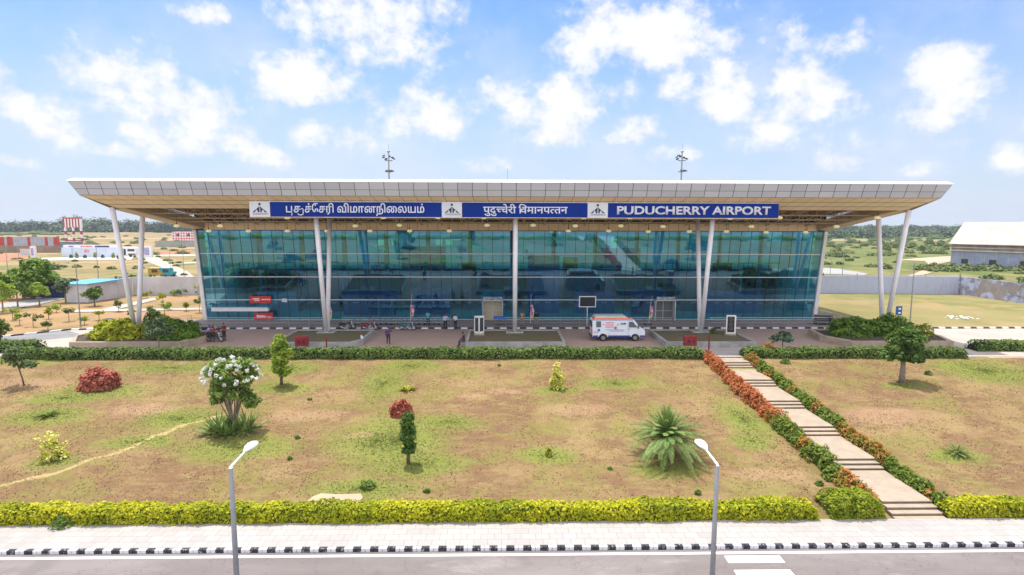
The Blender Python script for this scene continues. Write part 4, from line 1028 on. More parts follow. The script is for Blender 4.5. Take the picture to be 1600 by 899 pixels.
x, y, z = on_lawn(1409, 597); branch_tree('round_tree', 'round headed dark green tree on the lawn right of the steps', x, y, z, 3.9, .19, [(0, 0, 2.1, 1.25, 1.1, .5, 16), (.1, 0, 2.9, 1.25, 1.1, .75, 26), (.1, 0, 3.7, .7, .7, .45, 10)], DEEPG, 33, .17, 110, clump=.48, bark=BARK2)
x, y, z = on_lawn(38, 603); branch_tree('thin_tree', 'thin feathery dark tree with sparse branches at the left of the lawn', x, y, z, 2.9, .05, [(-.6, 0, 1.9, .95, .7, .5, 10), (-.3, 0, 2.6, .6, .5, .3, 5), (.4, 0, 1.5, .5, .4, .3, 3)], leafmat('feather_leaves', [(0.045,0.075,0.030), (0.090,0.135,0.045), (0.150,0.210,0.075)], 1.4, .2), 34, .09, 50, clump=.38, lean=(-.5, 0), aspect=2.6)
p = at(8, 545, 0); branch_tree('thin_tree', 'leafy young tree at the far left beside the hedge', p.x-.3, p.y, 0, 3.0, .05, [(0, 0, 1.7, .9, .7, .6, 12), (.1, 0, 2.4, .6, .5, .4, 5)], MIDG, 35, .12, 60, clump=.4)
p = at(240, 556, 0); branch_tree('feathery_tree', 'grey green feathery young tree in front of the left planter', p.x, 50.0, 0, 3.3, .06, [(0, 0, 2.1, 1.35, .9, .55, 20), (0, 0, 2.8, .9, .7, .35, 8)], leafmat('grey_leaves', [(0.060,0.105,0.053), (0.120,0.180,0.083), (0.195,0.255,0.120)], 1.4, .25), 36, .10, 70, clump=.4, bark=BARK2, aspect=2.4)
p = at(1219, 551, 0); branch_tree('feathery_tree', 'low feathery dark green shrub tree behind the hedge right of the steps', p.x, 49.7, 0, 2.0, .05, [(0, 0, 1.3, .95, .7, .5, 14), (0, 0, 1.7, .6, .5, .2, 4)], leafmat('blue_green_leaves', [(0.030,0.075,0.045), (0.075,0.135,0.075), (0.135,0.210,0.120)], 1.4, .25), 37, .10, 70, clump=.36, aspect=2.4)
# flowering tree: many thin stems, leafy head, white flower clusters
x, y, z = on_lawn(366, 672); FT_ = branch_tree('flowering_tree', 'many stemmed tree with white flower clusters rising from a sword leaved clump', x, y, z, 3.9, .05, [(0, 0, 2.7, 1.55, 1.1, .65, 26), (.05, 0, 3.7, 1.4, 1.0, .75, 34), (-1.1, 0, 2.0, .35, .3, .25, 4), (1.0, 0, 1.9, .4, .3, .3, 6)], leafmat('plumeria_leaves', [(.09,.15,.03), (.18,.28,.05), (.32,.42,.09)], 1.3, .3), 38, .15, 55, clump=.38, bark=BARK2, stems=15, aspect=2.0)
rng = np.random.default_rng(5); P = []; O = []
for k in range(70):
    d = rng.normal(size=3); d[2] = abs(d[2])*.9+.1; d /= np.linalg.norm(d); c = np.array([0, 0, 3.1])+d*np.array([1.85, 1.3, 1.5])
    if c[2] < 2.4 and rng.random() < .4: continue
    q = rng.normal(size=(34, 3)); q /= np.linalg.norm(q, axis=1)[:, None]; P.append(c+q*.12*rng.uniform(.4, 1, 34)[:, None]); O.append(q)
quadmesh('flowers', leaves(np.concatenate(P), .075, 1.2, .3, .3, np.concatenate(O)), leafmat('white_petals', [(.66,.68,.62), (.82,.83,.80)], 2, .3), FT_)
# sword leaved clumps, cycads, date palm
def rosette(name, label, x, y, z, n, L, w, mat, seed, lift=(.2, 1.3), cat='plant', droop=.25, spread=.15, group=None):
    r = thing(name, label, cat, (x, y, z), 0, group); rn = random.Random(seed); t = MB()
    for k in range(n):
        a = rn.uniform(0, 2*pi); el = rn.uniform(*lift); ll = L*rn.uniform(.65, 1.1); o = Vector((cos(a), sin(a), 0)); s = Vector((-sin(a), cos(a), 0)); b = o*rn.uniform(0, spread)+s*rn.uniform(-spread, spread)
        pts = []
        for i in range(6):
            u = i/5; pts.append(b+o*(ll*u*cos(el))+Vector((0, 0, ll*u*sin(el)-droop*ll*u*u)))
        v = []
        for i, p_ in enumerate(pts):
            ww = w*(sin(pi*min(1, .18+.82*i/5))*.9+.08) if i < 5 else .004; v += [p_-s*ww/2+Vector((0, 0, .012)), p_+Vector((0, 0, -.0)), p_+s*ww/2+Vector((0, 0, .012))]
        f = []
        for i in range(5):
            f += [(3*i, 3*i+1, 3*i+4, 3*i+3), (3*i+1, 3*i+2, 3*i+5, 3*i+4)]
        t.add(v, f)
    t.build('leaves', mat, r); return r
AGAVE0 = leafmat('agave_leaves', [(0.075,0.150,0.045), (0.150,0.255,0.075), (0.330,0.420,0.120)], 1, .1)
AGAVE = leafmat('sword_leaves', [(.10,.19,.05), (.20,.31,.08), (.42,.46,.14)], 1, .15)
for i, (dx, dy, ll) in enumerate([(-.75, -.35, 1.15), (.75, -.15, 1.2), (0, -.7, 1.05)]):
    rosette('sword_plant', ['spiky sword leaved plant left of the flowering stems', 'spiky sword leaved plant right of the flowering stems', 'spiky sword leaved plant in front of the flowering stems'][i], x+dx, y+dy, gz(x+dx, y+dy), 95, ll*1.3, .12, AGAVE, 60+i, (.2, 1.3), 'sword plant', .12, .22, 'sword leaved plants round the flowering tree')
x, y, z = on_lawn(75, 650); rosette('spiky_plant', 'low yellow green spiky plant at the left of the lawn', x, y, z, 60, .85, .09, leafmat('spiky_leaves', [(.08,.14,.02), (.18,.24,.04), (.30,.32,.06)], 1, .2), 70, (.1, .9))
x, y, z = on_lawn(637, 611); rosette('fan_plant', 'small bright yellow green arching plant near the top of the lawn', x, y, z, 26, 1.0, .16, YG, 71, (.3, 1.2), droop=.4)
t_cy = leafmat('cycad_leaves', [(0.090,0.150,0.030), (0.195,0.270,0.045), (0.390,0.330,0.105)], 1, .2)
def palm(name, label, x, y, z, nf, L, mat, seed, lift, stem_r, stem_h, lw, ll, droop, cat='palm', nl=34):
    r = thing(name, label, cat, (x, y, z)); rn = random.Random(seed)
    t = MB(); t.lathe((0, 0, -.1), [(stem_r*1.2, 0), (stem_r, stem_h*.5+.1), (stem_r*.7, stem_h+.1), (.01, stem_h+.15)], 10); t.build('trunk', BARK, r)
    Q = []; tt = MB()
    for k in range(nf):
        a = 2*pi*k*.618+rn.uniform(-.2, .2); el = lift[0]+(lift[1]-lift[0])*((k+.5)/nf)+rn.uniform(-.1, .1); Lk = L*rn.uniform(.8, 1.08); o = Vector((cos(a), sin(a), 0)); s = Vector((-sin(a), cos(a), 0))
        pts = [Vector((0, 0, stem_h))+o*(Lk*u*cos(el))+Vector((0, 0, Lk*u*sin(el)-droop*Lk*u*u*(1.1 if el < 1.15 else .85))) for u in [i/9 for i in range(10)]]
        tt.tube(pts, [.03*(1-.8*i/9) for i in range(10)], 4, False)
        for j in range(nl):
            u = .12+.88*j/nl; i = min(8, int(u*9)); p_ = pts[i].lerp(pts[i+1], u*9-i); T = (pts[i+1]-pts[i]).normalized(); nrm = T.cross(s).normalized()
            le = ll*sin(pi*(.12+.8*u))*rn.uniform(.85, 1.1)
            for sd in (-1, 1):
                dirv = (s*sd*1.0+T*.75+nrm*(-.35 if nrm.z > 0 else .35)+Vector((0, 0, .12))).normalized(); e = p_+dirv*le; w_ = T*lw
                Q.append([p_-w_*.3, p_+w_*.7, e+Vector((0, 0, -.02)), (p_+e)/2-w_*.5])
    tt.build('midribs', pm('midrib', (.16, .20, .06), .6, .1, 3), r)
    quadmesh('fronds', np.array([[tuple(c) for c in q] for q in Q]), mat, r); return r
x, y, z = on_lawn(1042, 714); palm('date_palm', 'big clump of grey green feather palm fronds on the right of the lawn', x, y, z, 135, 2.85, leafmat('palm_leaves', [(.06,.14,.03), (.13,.24,.05), (.25,.37,.09), (.40,.47,.19)], .8, .2), 80, (.1, 1.52), .22, 1.05, .020, .32, .42, nl=48)
x, y, z = on_lawn(1495, 711); palm('cycad', 'small cycad with stiff arching fronds at the right of the lawn', x, y, z, 30, .95, t_cy, 81, (.05, 1.2), .12, .12, .02, .15, .25, 'cycad', nl=22)
hd = thing('lone_stone', 'flat pale concrete slab lying in the lawn above the golden hedge', 'concrete slab', tuple(atg(525, 781)))
t = MB(); 
O9 = [(-1.3,-.3,.06),(-.6,-.36,.03),(.5,-.3,.03),(1.15,-.34,.04),(1.3,.1,.06),(1.1,.42,.10),(.2,.36,.10),(-.9,.44,.11),(-1.2,.15,.09)]
t.add(O9+[(a, b, -.1) for a, b, c in O9], [tuple(range(9))]+[(i, i+9, (i+1) % 9+9, (i+1) % 9) for i in range(9)]); t.build('slab', MC['track_red'], hd)

# ------------------------------------------------------------------ planters and islands on the forecourt
STONE = pm('beige_stone', (.45, .36, .27), .8, .12, 1.5, col2=(.34, .27, .20), bump=.1, fine=.2)
ISLW = pm('island_wall', (.46, .45, .44), .85, .15, 1.2, col2=(.30, .30, .31), bump=.15, fine=.3)
SOIL = pm('planter_soil', (.11, .08, .055), .95, .25, 3, bump=.6, fine=.3); TURF = pm('island_turf', (.13, .12, .05), .95, .3, 1.2, col2=(.17, .12, .075), bump=.8, fine=.4)
def planter(name, label, out, h, w, mat, fill, cat):
    c = (sum(p[0] for p in out)/len(out), sum(p[1] for p in out)/len(out), 0); r = thing(name, label, cat, c); P = [(a-c[0], b-c[1]) for a, b in out]
    inn = [(a*(1-w/abs(a)) if abs(a) > w else a, b*(1-w/max(abs(b), .01)) if abs(b) > w else b) for a, b in P]
    t = MB(); n = len(P); v = [(a, b, -.05) for a, b in P]+[(a, b, h) for a, b in P]+[(a, b, h) for a, b in inn]+[(a, b, 0) for a, b in inn]
    f = []
    for i in range(n):
        j = (i+1) % n; f += [(i, j, n+j, n+i), (n+i, n+j, 2*n+j, 2*n+i), (2*n+i, 2*n+j, 3*n+j, 3*n+i)]
    t.add(v, f); t.build('wall', mat, r)
    t = MB(); t.quad(*[(a, b, h-.10) for a, b in inn]); t.build('soil', fill, r); return r
planter('planter', 'large beige stone planter around the left outer columns', [(-39.6, 51.9), (-29.6, 51.9), (-28.6, 54.6), (-28.8, 57.6), (-40.5, 58.6), (-41.5, 55.5)], .62, .35, STONE, SOIL, 'planter')
planter('planter', 'large beige stone planter around the right outer columns', [(32.9, 51.9), (42.6, 51.9), (43.6, 54.8), (43.2, 58.4), (32.2, 58.4), (31.6, 55.0)], .62, .35, STONE, SOIL, 'planter')
planter('island', 'low walled island at the foot of the second column pair from the left', [(-21.2, 52.1), (-13.9, 52.1), (-13.2, 53.4), (-13.2, 58.6), (-21.2, 58.6)], .55, .25, ISLW, TURF, 'island')
planter('island', 'low walled island at the foot of the middle column', [(-3.4, 52.3), (6.0, 52.3), (6.0, 58.6), (-3.4, 58.6)], .52, .25, ISLW, TURF, 'island')
planter('island', 'low walled island at the foot of the column pair beside the steps', [(15.4, 52.1), (24.0, 52.1), (24.0, 58.6), (15.4, 58.6)], .55, .25, ISLW, TURF, 'island')
GB_ = leafmat('planter_leaves', [(0.045,0.105,0.015), (0.120,0.225,0.022), (0.255,0.390,0.045)], 1, .3); GY = leafmat('planter_yellow', [(.16,.22,.01), (.40,.43,.02), (.58,.57,.04)], 1, .35)
bush('planter_bush', 'spreading yellow leaved bush in the left planter', -36.9, 54.7, .5, 2.6, 1.7, 1.75, 4200, .17, GY, 301, group=None)
bush('planter_bush', 'mid green bush at the right end of the left planter', -31.2, 54.6, .5, 2.2, 1.7, 1.75, 3400, .16, GB_, 302)
bush('planter_bush', 'dark round bush at the foot of the left outer columns', -34.6, 56.6, .5, 1.3, 1.2, 2.3, 1800, .16, DEEPG, 303)
bush('planter_bush', 'yellow green bush between the yellow and the green bush in the left planter', -33.6, 56.2, .5, 1.6, 1.1, 1.9, 1800, .16, YG, 304)
bush('planter_bush', 'left half of the dense green bush in the right planter', 35.2, 55.6, .5, 2.3, 1.6, 1.75, 3800, .15, GB_, 305)
bush('planter_bush', 'dense green bush around the foot of the right outer columns', 39.0, 55.9, .5, 2.5, 1.7, 1.95, 4200, .15, GB_, 306)
bush('planter_bush', 'small yellow green bush at the right end of the right planter', 42.2, 55.4, .5, .95, .9, 1.15, 900, .13, YG, 307)
bush('island_plant', 'small dark green plant on the island beside the black board', 21.6, 56.8, .45, .35, .3, .6, 200, .1, DEEPG, 308, 'plant')

# ================================================================== surroundings west
LOT = pm('compound_wall', (.62, .60, .64), .85, .08, .5, col2=(.52, .50, .53), bump=.1, fine=.15)
BLWALL = None
def stained_wall():
    ma = newmat('weathered_wall'); N, L, n, setin, m, mix, noise, step = NT(ma.node_tree)
    out = n('ShaderNodeOutputMaterial'); b = n('ShaderNodeBsdfPrincipled'); L.new(b.outputs[0], out.inputs[0]); b.inputs['Roughness'].default_value = .9
    v = n('ShaderNodeTexCoord').outputs['Object']; sp = n('ShaderNodeSeparateXYZ'); L.new(v, sp.inputs[0])
    mp = n('ShaderNodeMapping'); L.new(v, mp.inputs[0]); mp.inputs['Scale'].default_value = (2.2, 2.2, .5)
    c = mix(m('MULTIPLY', step(noise(mp.outputs[0], .8, 6, .7), .48, .7), .5), (.40, .43, .56), (.30, .30, .38))
    old = m('MULTIPLY', step(sp.outputs[0], 8.2, 8.5), step(noise(v, .7, 5, .75), .44, .56))
    c = mix(m('MULTIPLY', old, .9), c, (.19, .17, .21)); c = mix(m('MULTIPLY', step(noise(v, .35, 2, .4), .55, .58), m('MULTIPLY', step(sp.outputs[0], 8.2, 8.5), .8)), c, (.27, .23, .19)); L.new(c, b.inputs['Base Color']); return ma
SW = stained_wall()
def wall(name, label, pts, h, t_, mat, cap=None, cat='wall', posts=0):
    c = (sum(p[0] for p in pts)/len(pts), sum(p[1] for p in pts)/len(pts), 0); r = thing(name, label, cat, c); mb = MB(); pb = MB()
    for i in range(len(pts)-1):
        a = Vector((pts[i][0]-c[0], pts[i][1]-c[1])); b = Vector((pts[i+1][0]-c[0], pts[i+1][1]-c[1])); d = (b-a).normalized(); nn = Vector((-d.y, d.x))*t_
        mb.hexa([(a.x, a.y, -.3), (b.x, b.y, -.3), (b.x+nn.x, b.y+nn.y, -.3), (a.x+nn.x, a.y+nn.y, -.3), (a.x, a.y, h), (b.x, b.y, h), (b.x+nn.x, b.y+nn.y, h), (a.x+nn.x, a.y+nn.y, h)])
        if posts:
            L_ = (b-a).length; k = int(L_/posts)
            for j in range(k+1):
                q = a+d*(L_*j/max(k, 1)); pb.box(q.x-.04, q.x+.04, q.y+.1, q.y+.18, h, h+.45)
    mb.build('wall_body', mat, r)
    if posts: pb.build('wire_posts', STEEL, r)
    return r
wall('compound_wall', 'long pale grey compound wall behind the lot left of the terminal', [(-59.0, 91.5), (-46, 92.5), (-30, 93.0)], 2.9, .25, LOT, posts=0)
wall('compound_wall', 'short pale wall joining the blue roofed shed to the long wall', [(-59.6, 84.0), (-59.0, 91.4)], 2.85, .25, LOT)
wall('weathered_wall', 'long bluish grey weathered compound wall right of the terminal', [(40, 95.3), (54.4, 94.8), (76.6, 93.2), (77.2, 83.0), (92, 70)], 2.95, .3, SW, posts=5)
# shed with the light blue roof
r = thing('site_shed', 'small pale shed with a light blue roof at the left', 'shed', (-61.3, 84.5, 0))
t = MB(); t.hexa([(-1.6, -1.8, 0), (1.5, -1.8, 0), (2.4, 3.2, 0), (-.9, 3.2, 0), (-1.6, -1.8, 2.65), (1.5, -1.8, 2.65), (2.4, 3.2, 2.75), (-.9, 3.2, 2.75)]); t.build('wall', LOT, r)
t = MB(); t.hexa([(-2.3, -2.1, 2.66), (1.7, -2.1, 2.66), (3.1, 3.6, 2.8), (-1.6, 3.6, 2.8), (-2.3, -2.1, 2.76), (1.7, -2.1, 2.76), (3.1, 3.6, 2.95), (-1.6, 3.6, 2.95)]); t.build('roof', pm('sky_blue_sheet', (.12, .45, .72), .5, .08, 1), r)
t = MB(); t.hexa([(1.72, -.6, 1.1), (1.90, .3, 1.1), (1.93, .3, 1.1), (1.76, -.6, 1.1), (1.72, -.6, 2.2), (1.90, .3, 2.2), (1.93, .3, 2.2), (1.76, -.6, 2.2)]); t.build('window', DARK, r)
r = thing('blue_hoarding', 'dark navy blue hoarding between the trees and the shed', 'hoarding', (-68.2, 88.5, 0))
t = MB(); t.hexa([(-6, .2, 0), (4.2, -.8, 0), (4.2, -.7, 0), (-6, .3, 0), (-6, .2, 2.6), (4.2, -.8, 2.6), (4.2, -.7, 2.6), (-6, .3, 2.6)]); t.build('sheet', pm('navy_sheet', (.012, .03, .13), .6, .2, 1.2), r)
t = MB(); [t.tube([(-6+i*2.04, .35-i*.2, 0), (-6+i*2.04, .35-i*.2, 2.7)], .05, 6) for i in range(6)]; t.build('frame', STEEL, r)
t = bush('roadside_patch', 'x', 0, 0, 0, .01, .01, .01, 1, .01, MIDG, 1) ; bpy.data.objects.remove(t.children[0]); bpy.data.objects.remove(t.children[0]); bpy.data.objects.remove(t)
# leafy trees on the left
p = at(70, 470, 0)
branch_tree('leafy_tree', 'big bright green leafy tree above the side road at the far left', p.x-3.0, p.y+1.5, 0, 7.0, .28, [(0, 0, 3.4, 3.4, 2.6, 1.5, 32), (.9, 0, 4.8, 1.9, 1.8, .9, 18), (-3.6, 0, 2.8, 2.4, 2.0, 1.2, 16)], leafmat('leafy', [(0.053,0.120,0.018), (0.150,0.255,0.030), (0.330,0.450,0.060)], .5, .3), 401, .30, 110, clump=.95)
lt = [(28,480,3.4,1.9,'grey green bushy tree left of the side road, beside the big leafy tree'), (62,478,3.2,1.5,'mid green tree before the side road below the big leafy tree'), (103,473,3.6,1.5,'light green feathery tree before the navy hoarding'), (5,488,4.2,2.0,'bushy tree at the left edge of the picture by the side road'),
      (155,456,2.6,1.2,'small leafy tree before the front corner of the shed')]
for i, (a, b, h, rr, lb) in enumerate(lt):
    p = at(a, b, 0) if i < 4 else at(148, 478, 0); branch_tree('roadside_tree', lb, p.x, p.y, 0, h, .09, [(0, 0, h*.62, rr, rr*.7, h*.22, 14), (0, 0, h*.82, rr*.6, rr*.5, h*.12, 6)], [MIDG, BRIGHTG][i % 2] if i != 2 else MC['grey_leaves'], 410+i, .17, 60, clump=.5, bark=BARK2, group='trees beside the side road')
sap = [(52,510,1.7,1.0,'low bushy sapling near the curved kerb at the left'), (31,508,1.3,.7,'small sapling left of the bushy one near the kerb'), (76,498,1.4,.3,'thin bare sapling on the red soil right of the roadside trees'), (108,502,1.9,.55,'sapling with bright leaves left of the street lamp'), (132,507,.9,.4,'tiny sapling at the foot of the street lamp'),
       (155,500,1.2,.5,'small sapling beside the little blue sign'), (185,487,1.6,.4,'thin sapling left of the outer column'), (258,498,2.4,.55,'slim sapling seen right of the second column'), (255,475,1.6,.8,'bushy sapling before the long pale wall'), (237,505,2.0,.4,'reddish thin sapling behind the left planter'),
       (265,484,1.0,.3,'short dark sapling near the pale path'), (291,486,1.2,.3,'short dark sapling nearest the terminal on the lot'), (283,463,1.2,.9,'low green plant by the long wall'), (272,462,.9,.8,'leafy weed clump at the foot of the long wall'), (310,470,3.0,1.0,'leafy green shrub beside the west end of the terminal'),
       (312,488,2.2,.9,'yellow green shrub below the leafy one at the terminal end'), (180,462,1.1,.7,'dark bush at the foot of the shed wall'), (230,466,1.0,.9,'green weed by the wall between the two outer columns'), (75,515,1.0,.5,'thin sapling on the verge near the curved kerb'), (88,488,1.0,.4,'small sapling beside the side road edge'),
       (20,500,1.6,.8,'sapling at the left among the red soil'), (205,498,1.2,.5,'sapling between the outer columns')]
for i, (a, b, h, rr, lb) in enumerate(sap):
    p = at(a, b, 0); branch_tree('sapling', lb, p.x, p.y, 0, h, .03, [(0, 0, h*.68, rr, rr*.8, h*.28, 9)], [MIDG, BRIGHTG, YG][i % 3], 430+i, .11, 36, clump=.28, cat='sapling', group='saplings on the lot left of the terminal')
def pole(px, pyb, h, label, arm=0.0, r0_=.07, cat='pole', name='pole', group=None):
    p = at(px, pyb, 0); r = thing(name, label, cat, (p.x, p.y, 0), 0, group); t = MB(); t.tube([(0, 0, 0), (0, 0, h)], [r0_, r0_*.6], 8); t.build('pole_shaft', STEEL, r)
    if arm:
        t = MB(); t.tube([(0, 0, h-.05), (arm, 0, h+.12)], .025, 6); t.build('arm', STEEL, r)
        t = MB(); t.hexa([(arm-.1, -.09, h+.08), (arm+.45*(1 if arm > 0 else -1), -.09, h+.12), (arm+.45*(1 if arm > 0 else -1), .09, h+.12), (arm-.1, .09, h+.08), (arm-.1, -.07, h+.2), (arm+.4*(1 if arm > 0 else -1), -.07, h+.2), (arm+.4*(1 if arm > 0 else -1), .07, h+.2), (arm-.1, .07, h+.2)]); t.build('lamp_head', STEEL, r)
    return r
pole(126, 508, 6.9, 'tall thin street lamp on the red soil left of the shed', -.7, .08, 'street lamp', 'street_lamp')
pole(154, 438, 7.0, 'grey pole standing in the field behind the shed', .0, .09); pole(13, 432, 7.0, 'grey pole in the field at the far left', 0, .08); pole(32, 432, 7.5, 'thin grey pole right of the one at the far left', 0, .06)
pole(288, 432, 8.0, 'tall thin pole just left of the terminal', .0, .07); pole(267, 432, 5.4, 'thin pole right of the small three wheelers', .0, .06)
pole(1422, 501, 7.0, 'street lamp pole before the weathered wall right of the columns', -.6, .08, 'street lamp', 'street_lamp')
pole(1316, 430, 8.5, 'thin pole by the road beyond the weathered wall', -.0, .08); pole(1297, 428, 6.5, 'shorter pole left of the thin one beyond the weathered wall', 0, .07); pole(1399, 432, 5.5, 'thin pole behind the weathered wall beside the outer column', 0, .06)
def small_sign(px, py, w, h, post, label, n=1, name='sign'):
    p = at(px, py, 0); r = thing(name, label, 'sign', (p.x, p.y, 0)); t = MB(); t.box(-w/2, w/2, -.03, .03, post, post+h); t.build('sign_board', pm('board_blue', (.015, .09, .32), .5, .1, 2), r)
    for s in (-1, 1): t = MB(); t.tube([(s*w*.35, .05, 0), (s*w*.35, .05, post+h)], .03, 6); t.build('post', STEEL, r)
    t = MB()
    if n == 1: t.box(-w*.35, w*.3, -.036, -.03, post+h*.55, post+h*.7); t.box(-w*.35, w*.35, -.036, -.03, post+h*.25, post+h*.4)
    else:
        t.box(-w*.1, w*.3, -.036, -.03, post+h*.62, post+h*.8); t.box(-w*.1, w*.3, -.036, -.03, post+h*.18, post+h*.34)
    t.build('lettering', WLET, r)
small_sign(172, 508, .95, .4, .35, 'small low blue sign on the red soil behind the yellow bush'); small_sign(1335, 505, .8, .4, .35, 'small low blue sign left of the right planter bush'); small_sign(1403, 505, .72, 1.05, .95, 'blue two panel road sign between the right outer column and the lamp', 2)

# red and grey painted fence, banner wall, water tower, bus, far buildings
def at_(px, py): p = at(px, py, 0); return p
r = thing('painted_fence', 'far fence of alternating red and bluish grey panels on a brown base at the left', 'fence', (-185, 222, 0))
a, b_ = at(-25, 395, 0), at(96, 395, 0)
t = MB(); t.box(a.x+185, b_.x+185, 0, .3, 0, 4.6-2.2+.2); t.build('fence_base', pm('brown_wall', (.28, .22, .17), .9, .15, .4), r)
n = 26; w = (b_.x-a.x)/n; rn = random.Random(3)
for i in range(n):
    red = rn.random() < .42; t = MB(); t.box(a.x+185+i*w+.05, a.x+185+(i+1)*w-.05, -.05, .2, 2.65, 6.0)
    t.build('fence_panel', pm('red_panel', (.45, .06, .05), .7, .15, .6) if red else pm('grey_panel', (.36, .40, .50), .7, .12, .6), r)
bw = thing('banner_wall', 'long white boundary wall painted with blurred red and blue writing at the left', 'wall', (at(145, 402, 0).x, at(145, 402, 0).y, 0))
hw = (at(190, 402, 0).x-at(98, 402, 0).x)/2
t = MB(); t.box(-hw, hw, 0, .4, 0, 4.0); t.box(-hw-.3, -hw+3, -.4, 0, 0, 3.2); t.build('wall_body', pm('banner_white', (.55, .62, .76), .6, .08, .3), bw)
t = MB(); t.box(-hw+.3, hw, -.05, .0, 3.2, 4.15); t.build('top_band', WHITE, bw)
t = MB(); 
for (u0, u1, z0, z1) in [(.30, .52, 3.35, 3.8), (.36, .45, 1.6, 2.5)]: t.box(-hw+2*hw*u0, -hw+2*hw*u1, -.08, -.05, z0, z1)
t.build('red_writing', pm('red_paint', (.6, .06, .08), .6, .2, 2, col2=(.7, .4, .42)), bw)
t = MB(); t.box(-hw+2*hw*.55, -hw+2*hw*.8, -.08, -.05, 3.3, 3.85); t.box(-hw+2*hw*.1, -hw+2*hw*.18, -.08, -.05, 3.4, 3.7); t.build('navy_writing', pm('navy_paint', (.04, .05, .22), .6, .2, 2), bw)
for i, u in enumerate((.14, .24, .38, .55, .68, .86, .95)):
    q = at(98+92*u, 403.5, 0); bush('palm_shrub', 'small potted looking shrub before the banner wall, %s from the left' % ORD[i], q.x, q.y, 0, .5, .5, [1.1, 2.0][i % 2], 120, .25, [DEEPG, YG][i % 2], 500+i, 'shrub', 'shrubs before the banner wall')
for (px, lb) in ((53, 'white gate pillar left of the banner wall'), (231, 'white printed board standing right of the bus')):
    q = at(px, 403 if px < 100 else 402, 0); r = thing('gate_pillar' if px < 100 else 'gate_board', lb, 'pillar' if px < 100 else 'board', (q.x, q.y, 0)); w = .75 if px < 100 else 1.6
    t = MB(); t.box(-w, w, -.4, .4, 0, 3.8); t.build('shaft', WHITE, r); t = MB(); t.box(-w*.6, w*.5, -.45, -.4, .8, 3.2); t.build('panel', pm('lilac_print', (.45, .42, .68), .6, .3, 2), r)
r = thing('low_wall', 'low pale wall beside the white gate pillar', 'wall', (at(43, 399, 0).x, at(43, 399, 0).y, 0)); t = MB(); t.box(-2.5, 2, 0, .3, 0, 2.1); t.build('wall_body', LOT, r); t=MB(); t.box(-2.6, 2.1, -.05, .35, 2.1, 2.2); t.build('coping', WHITE, r)
# bus
q = at(201, 401.5, 0); r = thing('parked_bus', 'white bus parked at the end of the banner wall', 'bus', (q.x-1.2, q.y, 0))
t = MB(); t.prism([(-4.5, .5), (4.2, .5), (4.35, 1.6), (4.1, 3.0), (3.6, 3.35), (-4.5, 3.4)], 'y', -1.1, 1.1); t.build('body', WHITE, r, bevel=.1)
t = MB(); t.box(-4.2, -.4, -1.13, -1.1, 1.9, 2.8); t.build('side_window', DARK, r); t = MB(); t.box(.4, 1.1, -1.13, -1.1, .7, 2.7); t.build('door', DARK, r)
t = MB(); t.box(1.7, 4.0, -1.14, -1.1, 1.9, 2.7); t.build('windscreen', DARK, r); t = MB(); t.box(1.8, 4.2, -1.15, -1.1, .7, 1.15); t.build('grille', pm('dark_yellow', (.10, .09, .03), .6, .2, 2), r)
for xx in (-2.8, 2.6):
    for yy in (-1.0, 1.0): t = MB(); t.disc((xx, yy, .5), .5, 'y', .28, 18); t.build('wheel', BLACK, r)
# water tower (red and white)
q = at(117, 389, 0); r = thing('water_tower', 'red and white striped water tank on a red and white framework beyond the banner wall', 'water tower', (q.x, q.y, 0))
RD = pm('tower_red', (.42, .06, .08), .6, .1, 2); s = q.y/889
def band(px): return px*s
W2 = band(13.5); z0, z1 = 11.5+band(-1.5+0), 11.5+band(10.3)
for i in range(12):
    xa = -W2+i*2*W2/12; t = MB(); t.box(xa, xa+2*W2/12, -W2*.12, W2*.12, z0-1.6, z1-1.2); t.build('tank_panel', RD if i % 2 == 0 else WHITE, r)
t = MB(); t.box(-W2-.1, W2+.1, -W2*.14, W2*.14, z1-1.2, z1-.7); t.build('tank_lid', RD, r)
for sx_ in (-1, 0, 1):
    for k in range(6):
        t = MB(); za = (z0-1.6)*k/6; zb = (z0-1.6)*(k+1)/6; t.box(sx_*W2*.88-.35, sx_*W2*.88+.35, -.35, .35, za, zb); t.build('leg', RD if k % 2 == 0 else WHITE, r)
t = MB(); t.box(-W2, W2, -.2, .2, 3.4, 3.8); t.build('brace', RD, r)
r = thing('pump_house', 'low bluish pump house at the foot of the striped water tower', 'pump house', (q.x+2, q.y-6, 0)); t = MB(); t.box(-5.5, 5, -1.5, 1.5, 0, 3.2); t.build('wall', pm('pump_blue', (.22, .30, .45), .7, .2, .6), r)
for xx in (-3.5, -1, 2.2): t = MB(); t.box(xx, xx+1, -1.56, -1.5, .4, 2.4); t.build('door', DARK, r)
t = MB(); t.box(-5.8, 5.3, -1.8, 1.8, 3.2, 3.45); t.build('roof', GREYC, r)
# checkered hut and grey wall before it
def checker():
    ma = newmat('red_white_check'); N, L, n, setin, m, mix, noise, step = NT(ma.node_tree); out = n('ShaderNodeOutputMaterial'); b = n('ShaderNodeBsdfPrincipled'); L.new(b.outputs[0], out.inputs[0])
    mp = n('ShaderNodeMapping'); L.new(n('ShaderNodeTexCoord').outputs['Object'], mp.inputs[0]); mp.inputs['Rotation'].default_value = (0, radians(45), 0)
    ck = n('ShaderNodeTexChecker'); L.new(mp.outputs[0], ck.inputs[0]); ck.inputs['Scale'].default_value = .85; ck.inputs[1].default_value = (.62, .12, .14, 1); ck.inputs[2].default_value = (.72, .70, .74, 1); L.new(ck.outputs[0], b.inputs['Base Color']); return ma
q = at(290, 377, 0); s = q.y/889; r = thing('checkered_hut', 'red and white checkered hut seen past the corner of the terminal', 'hut', (q.x, q.y, 0))
t = MB(); t.box(-20*s, 22*s, 0, 6, .2, 13.5*s+.3); t.build('wall', checker(), r)
